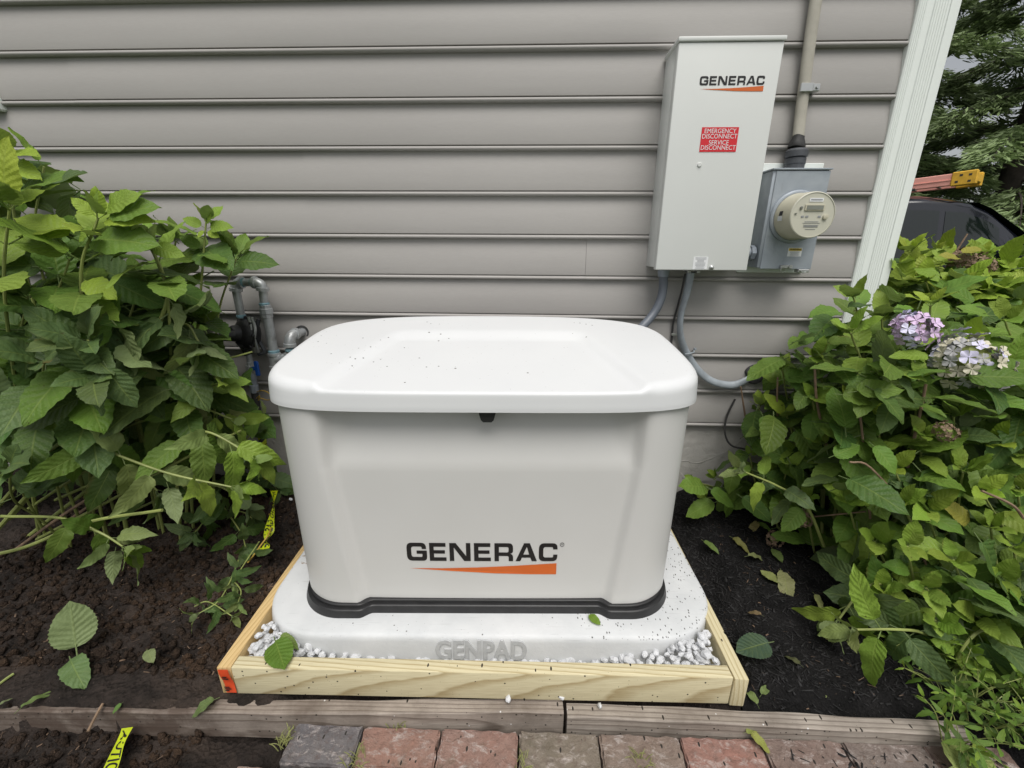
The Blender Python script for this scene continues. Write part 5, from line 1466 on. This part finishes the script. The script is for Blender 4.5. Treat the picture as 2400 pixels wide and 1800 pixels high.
rb2.stem(smooth_path([at(2035, 600, .1), at(2055, 560, .1), at(2090, 505, .1)], 4), .006, .003, 'twig', 'dry_stem')
rb2.finish()

# ---------------------------------------------------------------- weeds along the right edge of the bed
Plant.TILT = None
wl_ = [('clump of small leaved weeds beside the end of the right timber', 2110, 1560), ('tuft of pale weeds between the right timber and the bush', 2060, 1520), ('sprig of weeds on the mulch just below the long drooping hydrangea leaf', 2010, 1400),
       ('tuft of weeds at the right edge over the mulch, above the light leaf', 2180, 1540), ('weed with pointed leaves on the black mulch left of the other weeds', 1945, 1410), ('grassy weeds under the hydrangea at the right edge', 2170, 1450), ('low weeds on the pavers at the bottom right corner', 2235, 1600), ('leafy weeds in front of the long hydrangea leaf, highest of the weeds', 2120, 1420), ('thin trailing weeds between the two weed clumps at the right edge', 2205, 1500), ('single weed stalk over the far end of the right timber', 2060, 1600)]
for lab_, x, y in wl_:
    b0 = atz(x, y, -.01); w = Plant('weed', lab_, 'weed', b0, 'weeds at the right end of the bed'); r = w.r
    for k in range(8):
        a = r.uniform(0, 6.28); h = r.uniform(.04, .13)
        tip = b0 + Vector((math.cos(a) * r.uniform(.04, .15), math.sin(a) * .08, h)); p0 = b0 + Vector((math.cos(a) * .02, math.sin(a) * .02, -.01))
        w.shoot([p0, p0.lerp(tip, .5) + Vector((0, 0, .02)), tip], .0017, .0009, .3, 4, .044, .026, (DARK, MID, MID, LIGHT), .1, kind=[13, 14, 15], tiprosette=False)
    for k in range(6):
        a = r.uniform(0, 6.28); tip = b0 + Vector((math.cos(a) * r.uniform(.05, .16), math.sin(a) * .08, r.uniform(.02, .10)))
        w.stem(smooth_path([b0 + Vector((math.cos(a) * .03, 0, -.01)), b0.lerp(tip, .5) + Vector((0, 0, .02)), tip], 3), .0011, .0007, 'stem', 'blade', 4)
    w.finish(60)
# grass tufts in the paver joints
for lab_, x, y, n in (('tuft of grass at the left corner of the dark grey paver', 615, 1600, 26), ('tuft of grass in the joint between the grey and first red paver', 768, 1640, 22), ('small grass tuft in front of the second red paver', 1125, 1650, 18), ('grass tuft in the joint right of the tan pavers', 1385, 1648, 20), ('trailing grass blades over the timber above the first red paver', 860, 1570, 9)):
    b0 = atz(x, y, -.055); w = Plant('grass_tuft', lab_, 'grass tuft', b0, 'grass tufts between the pavers'); r = w.r; b = MB()
    for k in range(n):
        a = r.uniform(0, 6.28); h = r.uniform(.01, .035); p0 = b0 + Vector((r.gauss(0, .010), r.gauss(0, .012), -.005)); tip = p0 + Vector((math.cos(a) * .025, math.sin(a) * .02, h))
        b.tube(smooth_path([p0, p0.lerp(tip, .5) + Vector((0, 0, .008)), tip], 2), [.0012, .0012, .001, .0009, .0004][:5], 4)
    b.part('blades', M['dry_grass'] if 'dry_grass' in M else M.setdefault('dry_grass', simple('dry_grass', (.22, .23, .08), .7, var=.4, scale=60)), w.o)

# ---------------------------------------------------------------- fallen leaves, twigs and loose pebbles
FALL_N = 0
def fallen(label, base, tip, width, col, z0=.0, z1=.0, kind=0, under=False, tilt=0.0, name='fallen_leaf', cat='leaf', group='leaves fallen on the ground'):
    a = atz(*base, z0); b_ = atz(*tip, z1); d = b_ - a
    V, F, UV = ALLLEAF[kind]; L = d.length / 1.18
    nrm = Vector((tilt, -.15, 1))
    if under: nrm = -nrm
    Mx = leaf_matrix(a + Vector((0, 0, .008)), d, nrm, L)
    o = bpy.data.objects.new(name, LMESH[kind]); COL.objects.link(o)
    o.matrix_basis = Mx @ Matrix.Diagonal((width, 1, 1, 1)); o.color = (*[min(.5, c * 1.45) for c in col], 1)
    return tag(o, label, cat, group)
a_ = atz(167, 1418, .03); dt_ = _dir(151, 1300); b_ = CAM_LOC + dt_ * (((a_ - CAM_LOC).dot(CF) + .012) / dt_.dot(CF))
big_ = bpy.data.objects.new('fallen_leaf', LMESH[16]); COL.objects.link(big_); big_.color = (.26, .34, .13, 1)
big_.matrix_basis = leaf_matrix(a_, b_ - a_, (a_ - CAM_LOC), (b_ - a_).length / 1.18) @ Matrix.Diagonal((1.22, 1, 1, 1))
tag(big_, 'large pale green leaf standing alone on the brown soil, tip pointing up', 'leaf', 'leaves fallen on the ground')
fallen('crumpled grey green leaf just below the large pale leaf on the soil', (150, 1420), (172, 1475), 1.2, DULL, .03, .03, 9)
fallen('narrow green leaf strip on the soil at the far left by the timber', (32, 1545), (118, 1480), .55, (.12, .17, .06), .015, .02, 10)
fallen('pale curled leaf at the left edge just above the timber', (-10, 1535), (24, 1508), .8, (.16, .19, .10), .01, .015, 11)
fallen('green leaf draped over the weathered timber left of the pine frame', (475, 1510), (405, 1545), 1.0, (.10, .14, .055), .012, .0, 8)
fallen('small dark leaf stuck on the front of the left timber', (268, 1520), (242, 1545), .8, DARK, .0, -.005, 2)
fallen('small pale leaf bit on the soil between the large leaf and the pine frame', (318, 1405), (330, 1432), .9, (.16, .19, .09), .03, .035, 3)
fallen('fresh green leaf lying across the pebbles and the front pine board', (592, 1378), (616, 1450), 1.05, (.075, .14, .022), .098, .094, 17)
fallen('curled small leaf tucked between the fresh green leaf and the pad', (600, 1372), (645, 1400), .7, (.11, .16, .04), .085, .075, 5)
fallen('scrap of green leaf on the concrete pad under the black base', (1268, 1328), (1296, 1352), .9, (.10, .17, .02), .086, .088, 4)
fallen('large dark leaf lying on the mulch beside the right pine board', (1672, 1388), (1590, 1412), 1.1, (.040, .068, .045), .035, .03, 16)
fallen('yellow green leaf on the mulch nearest the right pine board corner', (1690, 1268), (1645, 1232), 1.0, (.20, .22, .08), .03, .04, 7)
fallen('ragged tan green leaf on the mulch beside the yellow green leaf', (1685, 1230), (1712, 1290), 1.0, (.19, .19, .09), .04, .035, 12)
fallen('folded pale leaf with a brown edge on the mulch below the bush', (1755, 1282), (1782, 1318), .8, (.22, .23, .09), .04, .035, 8)
fallen('small leaf on the mulch next to the right side of the pad', (1514, 1168), (1552, 1192), .8, (.10, .15, .04), .045, .045, 2)
fallen('browning leaf on the mulch behind the small one by the pad', (1575, 1160), (1622, 1190), .7, (.16, .15, .05), .05, .05, 9)
fallen('pale curved leaf on the mulch left of the withered flower', (1608, 1205), (1655, 1198), .7, (.19, .21, .09), .05, .05, 10)
fallen('small round leaf on the mulch under the lowest hydrangea branch', (1665, 1185), (1690, 1215), .9, (.09, .13, .04), .05, .05, 3)
fallen('wilted sprig leaf on the mulch at the corner of the pine frame', (1640, 1535), (1610, 1480), .8, (.13, .17, .06), -.01, .01, 11)
fallen('second wilted leaf of the sprig at the corner of the pine frame', (1640, 1510), (1662, 1478), .8, (.12, .16, .06), .0, .01, 12)
fallen('curled yellowish leaf lying on the red paver below the right timber', (1612, 1582), (1668, 1622), .9, (.22, .23, .06), -.035, -.035, 8)
fallen('second curled leaf overlapping the yellowish one on the red paver', (1605, 1588), (1640, 1575), .8, (.17, .19, .05), -.035, -.03, 9)
fallen('large pale lime leaf on the pavers in the bottom right corner', (2040, 1668), (2135, 1622), 1.3, (.26, .31, .10), -.025, -.015, 5)
fallen('faded leaf pressed into the mulch midway between frame and weeds', (1735, 1445), (1690, 1410), .7, (.07, .07, .04), .02, .02, 12)
fallen('dull leaf on the soil above the pine frame corner', (480, 1330), (440, 1310), .8, DULL, .05, .06, 9)
fallen('small yellowed leaf on the mulch beyond the dark leaf, near the faded one', (1800, 1395), (1775, 1372), .8, (.20, .19, .05), .02, .025, 9)
fallen('tan curled leaf on the mulch in the gap below the low hydrangea spray', (1640, 1128), (1618, 1150), .7, (.20, .16, .07), .05, .05, 10)
fallen('shredded leaf bits on the mulch right behind the right timber', (1790, 1512), (1760, 1500), .6, (.14, .17, .06), -.01, -.005, 12)
fallen('brown leaf half buried in the mulch beside the right pine board', (1650, 1335), (1615, 1318), .8, (.15, .10, .06), .03, .03, 11)
for lab_, pts_, mt_ in (('dry pale twig crossing the left weathered timber', [(222, 1520), (205, 1550), (190, 1580)], 'twig'), ('green leaf stalk on the soil at the left edge', [(-5, 1480), (15, 1465), (30, 1455)], 'stem')):
    P = smooth_path([atz(x, y, .012 - .0002 * (y - 1480)) for x, y in pts_], 4)
    MB().tube(P, .0035, 6).solo('twig', M[mt_], lab_, 'twig', P[0], 'twigs on the ground')
sp = Plant('wilted_sprig', 'wilted green sprig of leaves lying on the soil left of the pine frame', 'plant cutting', atz(490, 1290, .05))
for pts_ in ([(515, 1210), (495, 1260), (470, 1300), (430, 1325)], [(500, 1250), (520, 1275), (515, 1300)], [(560, 1170), (520, 1230), (505, 1260)], [(420, 1310), (450, 1300), (500, 1330)]):
    sp.shoot([atz(x, y, .07 + .0003 * (1300 - y)) for x, y in pts_], .0025, .0015, .2, 4, .062, .04, (DULL, DULL, PALE), .35, kind=DR)
sp.finish()
sp = Plant('wilted_sprig', 'dark wilted branch with drooping leaves on the soil below the dangling tape', 'plant cutting', atz(450, 1130, .05))
for pts_ in ([(420, 1120), (470, 1110), (520, 1105), (545, 1120)], [(450, 1112), (430, 1140), (420, 1150)], [(540, 1060), (580, 1040), (600, 1060)], [(480, 1090), (520, 1150), (530, 1180)]):
    sp.shoot([atz(x, y, .09) for x, y in pts_], .003, .002, .2, 4, .09, .07, (DARK, DULL, DULL), .4, kind=DR)
sp.finish()
for lab_, x, y, z, s_ in (('white pebble on the weathered timber left of the joint, the farther one from it', 1098, 1510, .006, .010), ('white pebble on the weathered timber right at the joint', 1213, 1504, .006, .011), ('flat white pebble on the right weathered timber beside the joint', 1296, 1524, .0, .009), ('small white pebble on the soil beside the generator', 628, 1078, .09, .009)):
    p = atz(x, y, z); o = bpy.data.objects.new('pebble', rg.choice(sv)); COL.objects.link(o); o.location = p; o.scale = (s_, s_ * .9, s_); o.rotation_euler = (.2, .3, x)
    tag(o, lab_, 'pebble', 'loose white pebbles outside the frame')

# ================================================================== BACKGROUND: van, ladder, trees
def grid_part(name, mat, parent, fn, us, vs_, flip=False, angle=40, off=0.0):
    P = [fn(u, v) for u in us for v in vs_]; n = len(vs_)
    F = [(i * n + j, i * n + j + 1, (i + 1) * n + j + 1, (i + 1) * n + j) for i in range(len(us) - 1) for j in range(n - 1)]
    if flip: F = [tuple(reversed(f)) for f in F]
    return MB().add(P, F).part(name, mat, parent, local=True, angle=angle)
t = NT('dark_van_paint'); t.set('Base Color', (.008, .009, .014, 1)); t.set('Roughness', .12); t.set('Coat Weight', .6); t.set('Coat Roughness', .03); M['van'] = t.m
t = NT('tinted_glass'); t.set('Base Color', (.006, .010, .009, 1)); t.set('Roughness', .04); t.set('Specular IOR Level', .7); M['vglass'] = t.m
t = NT('windscreen_glass'); t.set('Base Color', (.03, .05, .045, 1)); t.set('Roughness', .05); t.set('Specular IOR Level', .9); M['wglass'] = t.m
M['rubber'] = simple('tyre_rubber', (.015, .015, .015), .8); M['alloy'] = simple('alloy_rim', (.35, .36, .37), .35, metal=.8)
van = thing('van', 'dark blue black van parked beyond the right hydrangea, roof ladder on top', 'van', (3.85, 6.75, -.13), R(-9))
def roof(s):
    k = [(0, 1.72), (.12, 2.05), (.5, 2.12), (2.4, 2.14), (2.95, 2.09), (3.3, 1.94), (3.75, 1.62), (4.2, 1.24), (4.35, 1.16), (4.9, 1.02), (5.1, .80), (5.14, .45)]
    return float(np.interp(s, [a for a, _ in k], [b for _, b in k]))
def vsec(s, a, side, off=0.0):
    h = roof(s); zb = min(1.12, h - .04); w = .96 * (1 - .06 * max(0, (s - 4.2) / .9) ** 2) * (1 - .04 * max(0, .5 - s))
    if a < .4: z = .32 + (zb - .32) * a / .4; y = w
    elif a < .78: q = (a - .4) / .38; z = zb + (max(h - .16, zb) - zb) * q; y = w - (.17 * q ** 1.3 if h > 1.3 else .05 * q)
    else:
        q = (a - .78) / .22 * math.pi / 2; zt = max(h - .16, zb); y = (w - (.17 if h > 1.3 else .05)) * math.cos(q) ** .6; z = zt + (h - zt) * math.sin(q)
    return Vector((s, -side * (y + off), z + off * (1 if a > .78 else 0)))
ss = list(np.linspace(0, 3.0, 16)) + list(np.linspace(3.1, 5.14, 26)); aa = list(np.linspace(0, .78, 14)) + list(np.linspace(.80, 1.0, 10))
for side in (1, -1): grid_part('body_shell', M['van'], van, lambda s, a: vsec(s, a, side), ss, aa, flip=side > 0)
MB().box(0.03, 5.0, -.9, .9, .30, .40).part('underbody', M['rubber'], van, local=True)
for side in (1, -1):
    for s0, s1 in ((.30, 1.45), (1.53, 2.60), (2.68, 3.45)):
        grid_part('window', M['vglass'], van, lambda s, a: vsec(s, a, side, .006), list(np.linspace(s0, s1, 10)), list(np.linspace(.42, .74, 8)), flip=side > 0)
P0 = lambda s, y: Vector((s, y * (.80 + (s - 3.2) * .10), roof(s) + .012 - .05 * (y ** 4)))
grid_part('windscreen', M['wglass'], van, P0, list(np.linspace(3.12, 4.22, 14)), list(np.linspace(-.96, .96, 14)), flip=True)
for s in (.95, 4.15):
    for y in (-.93, .93):
        wv_ = MB().lathe([(.20, -.10), (.33, -.10), (.345, -.07), (.345, .07), (.33, .10), (.20, .10)], (s, y, .345), (0, 1, 0), 30).part('wheel', M['rubber'], van, local=True)
        MB().lathe([(.21, -.104), (.19, -.06), (.05, -.09), (.02, -.092)] if y < 0 else [(.02, .092), (.05, .09), (.19, .06), (.21, .104)], (s, y, .345), (0, 1, 0), 20).part('rim', M['alloy'], wv_, local=True)
MB().lathe([(.02, -.10), (.10, -.09), (.12, 0), (.10, .09), (.02, .10)], (3.55, -1.06, 1.22), (0, 0, 1), 14).part('mirror', M['van'], van, local=True)
rk = MB()
for s in (.8, 2.2): rk.box(s - .03, s + .03, -.75, .75, 2.17, 2.21, .008)
rk.part('roof_rack', M['rubber'], van, local=True)
M['ladder_orange'] = simple('ladder_fibreglass', (.85, .40, .33), .5, var=.06); M['ladder_yellow'] = simple('ladder_cap', (.72, .42, .04), .45, var=.12, scale=18)
la1 = at(2118, 384, 5.6); lad = thing('ladder', 'orange fibreglass ladder with yellow end cap lying on the roof of the dark van', 'ladder', la1)
ldir = (at(1890, 412, 6.6) - la1).normalized(); lside = Vector((-ldir.y, ldir.x, 0)).normalized()
if lside.y > 0: pass
lup = ldir.cross(lside); 
if lup.z < 0: lup = -lup
LMX = Matrix(((ldir.x, lside.x, lup.x, la1.x), (ldir.y, lside.y, lup.y, la1.y), (ldir.z, lside.z, lup.z, la1.z), (0, 0, 0, 1)))
for yy in (-.20, .20):
    MB().box(.28, 3.6, yy - .035, yy + .035, -.085, .085, .008, M=LMX).box(.28, 3.6, yy - .045, yy + .045, -.012, .0, M=LMX).part('rail', M['ladder_orange'], lad)
for k in range(11): MB().box(.45 + k * .30, .49 + k * .30, -.165, .165, -.07, -.03, .004, M=LMX).part('rung', M['zinc'], lad)
cpb = MB().box(0, .285, -.25, -.15, -.10, .10, .012, M=LMX).box(0, .285, .15, .25, -.10, .10, .012, M=LMX).box(.0, .10, -.15, .15, -.06, .06, .01, M=LMX)
cpb.part('end_cap', M['ladder_yellow'], lad)
cpo = MB()
for (x, z) in ((.06, .04), (.16, .045), (.06, -.05), (.2, -.045)): cpo.box(x, x + .035, -.2525, -.2505, z - .015, z + .015, M=LMX).box(x, x + .035, .2505, .2525, z - .015, z + .015, M=LMX)
cpo.part('cap_slots', M['boot'], lad)

def conifer(label, x, y, H, spread, seed, dense=1.0, base=.6, group='evergreens behind the van'):
    r = np.random.default_rng(seed); o = thing('evergreen_tree', label, 'tree', (x, y, -.14), 0, group)
    tr_ = []
    for k in range(14): t_ = k / 13; tr_.append((x + .10 * math.sin(t_ * 4 + seed), y + .08 * math.sin(t_ * 5), -.2 + H * t_))
    MB().tube(tr_, [.20 * (1 - .9 * k / 13) * H / 10 + .02 for k in range(14)], 12).part('trunk', M['bark'], o)
    V, F, C = [], [], []; n = 0; bb = MB()
    nb = int(64 * dense)
    for b_ in range(nb):
        f = (b_ + r.random()) / nb; z = base + (H - base - .3) * f ** 1.15; L = spread * (1 - f) ** .75 * r.uniform(.65, 1.1) + .25; a = b_ * 2.4 + r.uniform(-.4, .4)
        dx, dy = math.cos(a), math.sin(a); pts = []
        for k in range(7):
            t_ = k / 6; pts.append(Vector((x + dx * L * t_, y + dy * L * t_, z + L * (.16 * t_ - .42 * t_ * t_))))
        if f < .75: bb.tube(pts, [.035 * (1 - .85 * k / 6) for k in range(7)], 5)
        ns = int(46 * L * dense) + 12
        clump = .6 + .8 * r.random()
        for k in range(ns):
            t_ = .18 + .82 * r.random() ** .8; q = t_ * 6; i = min(int(q), 5); p = pts[i].lerp(pts[i + 1], q - i)
            sd = (r.random() - .5) * 2 * (.12 + .34 * L * .35 * (1 - abs(t_ - .6))); px_, py_ = p.x - dy * sd, p.y + dx * sd; pz_ = p.z - abs(sd) * .35 + r.normal(0, .04)
            for m_ in range(11):
                ang = a + (1 if sd > 0 else -1) * r.uniform(.1, 1.2); ln = r.uniform(.10, .22); dd = np.array([math.cos(ang), math.sin(ang), r.uniform(-.75, .10)]); dd /= np.linalg.norm(dd)
                w_ = np.cross(dd, r.normal(size=3)); w_ /= np.linalg.norm(w_) + 1e-9; w_ *= r.uniform(.010, .020); c_ = np.array([px_, py_, pz_]) + r.normal(0, .05, 3)
                V += [c_ - w_ * .6, c_ + w_ * .6, c_ + dd * ln * .6 + w_, c_ + dd * ln, c_ + dd * ln * .6 - w_]; F += [(n, n + 1, n + 2, n + 3, n + 4)]; n += 5
                g_ = clump * r.uniform(.7, 1.3); C += [(.20 * g_, .27 * g_, .115 * g_)] * 5
    bb.part('branches', M['bark'], o)
    V = np.array(V) - np.array([x, y, -.14]); me = np_mesh('crown', V, np.array(F), M['needle'], smooth=False, tint=np.array(C)); link('crown', me, o)
t = NT('needle_sprays'); c = t.n('Attribute', attribute_name='tint').outputs['Color']; t.set('Base Color', c); t.set('Roughness', .55)
tr = t.n('BsdfTranslucent', {'Color': t.mix(.5, c, (.08, .12, .02))}); mx = t.n('MixShader', {0: .25, 1: t.p.outputs[0], 2: tr.outputs[0]}); t.t.links.new(mx.outputs[0], t.out.inputs['Surface'])
M['needle'] = t.m
for a in (('tall evergreen with a dark bare trunk behind the front of the van', 10.9, 9.2, 11.5, 3.6, 3), ('tall evergreen close to the house corner behind the van roof', 8.0, 10.6, 12.0, 3.6, 5), ('evergreen at the right edge of the view beyond the van', 13.6, 9.6, 11.0, 3.4, 8),
          ('slender evergreen standing farther back between the two nearest evergreens', 12.2, 14.5, 13.0, 3.8, 11), ('shorter evergreen half hidden by the house corner trim', 7.2, 14.5, 11.0, 3.4, 14),
          ('evergreen across the drive from the van', 13.5, -2.0, 12.0, 3.6, 21), ('evergreen across the drive, farther out', 16.5, 3.0, 12.0, 3.6, 24)):  # last two trees stand out of view, added so the van mirrors dark foliage
    conifer(*a[:5], a[5], .45 if a[2] < 4 else 1.0)
# far woodland edge
r_ = np.random.default_rng(77); V, F, C, n = [], [], [], 0
for k in range(11000):
    x = r_.uniform(4, 44); y = 21 + r_.uniform(0, 5) + .15 * (x - 10); z = abs(r_.normal(0, 1)) * 2.0 * (1 + .5 * math.sin(x * .7)) ; d = r_.normal(size=3); d /= np.linalg.norm(d); w_ = np.cross(d, r_.normal(size=3)); w_ /= np.linalg.norm(w_)
    s_ = r_.uniform(.12, .30); c_ = np.array([x, y, z - .1]); V += [c_ - w_ * s_ * .4, c_ + d * s_, c_ + w_ * s_ * .4, c_ - d * s_ * .6]; F += [(n, n + 1, n + 2, n + 3)]; n += 4
    g_ = r_.uniform(.5, 1.4); C += [(.045 * g_, .068 * g_, .022 * g_)] * 4
tag(link('woodland', np_mesh('woodland', np.array(V), np.array(F), M['needle'], smooth=False, tint=np.array(C))), 'low green woodland edge far behind the evergreens', 'woodland', kind='stuff')
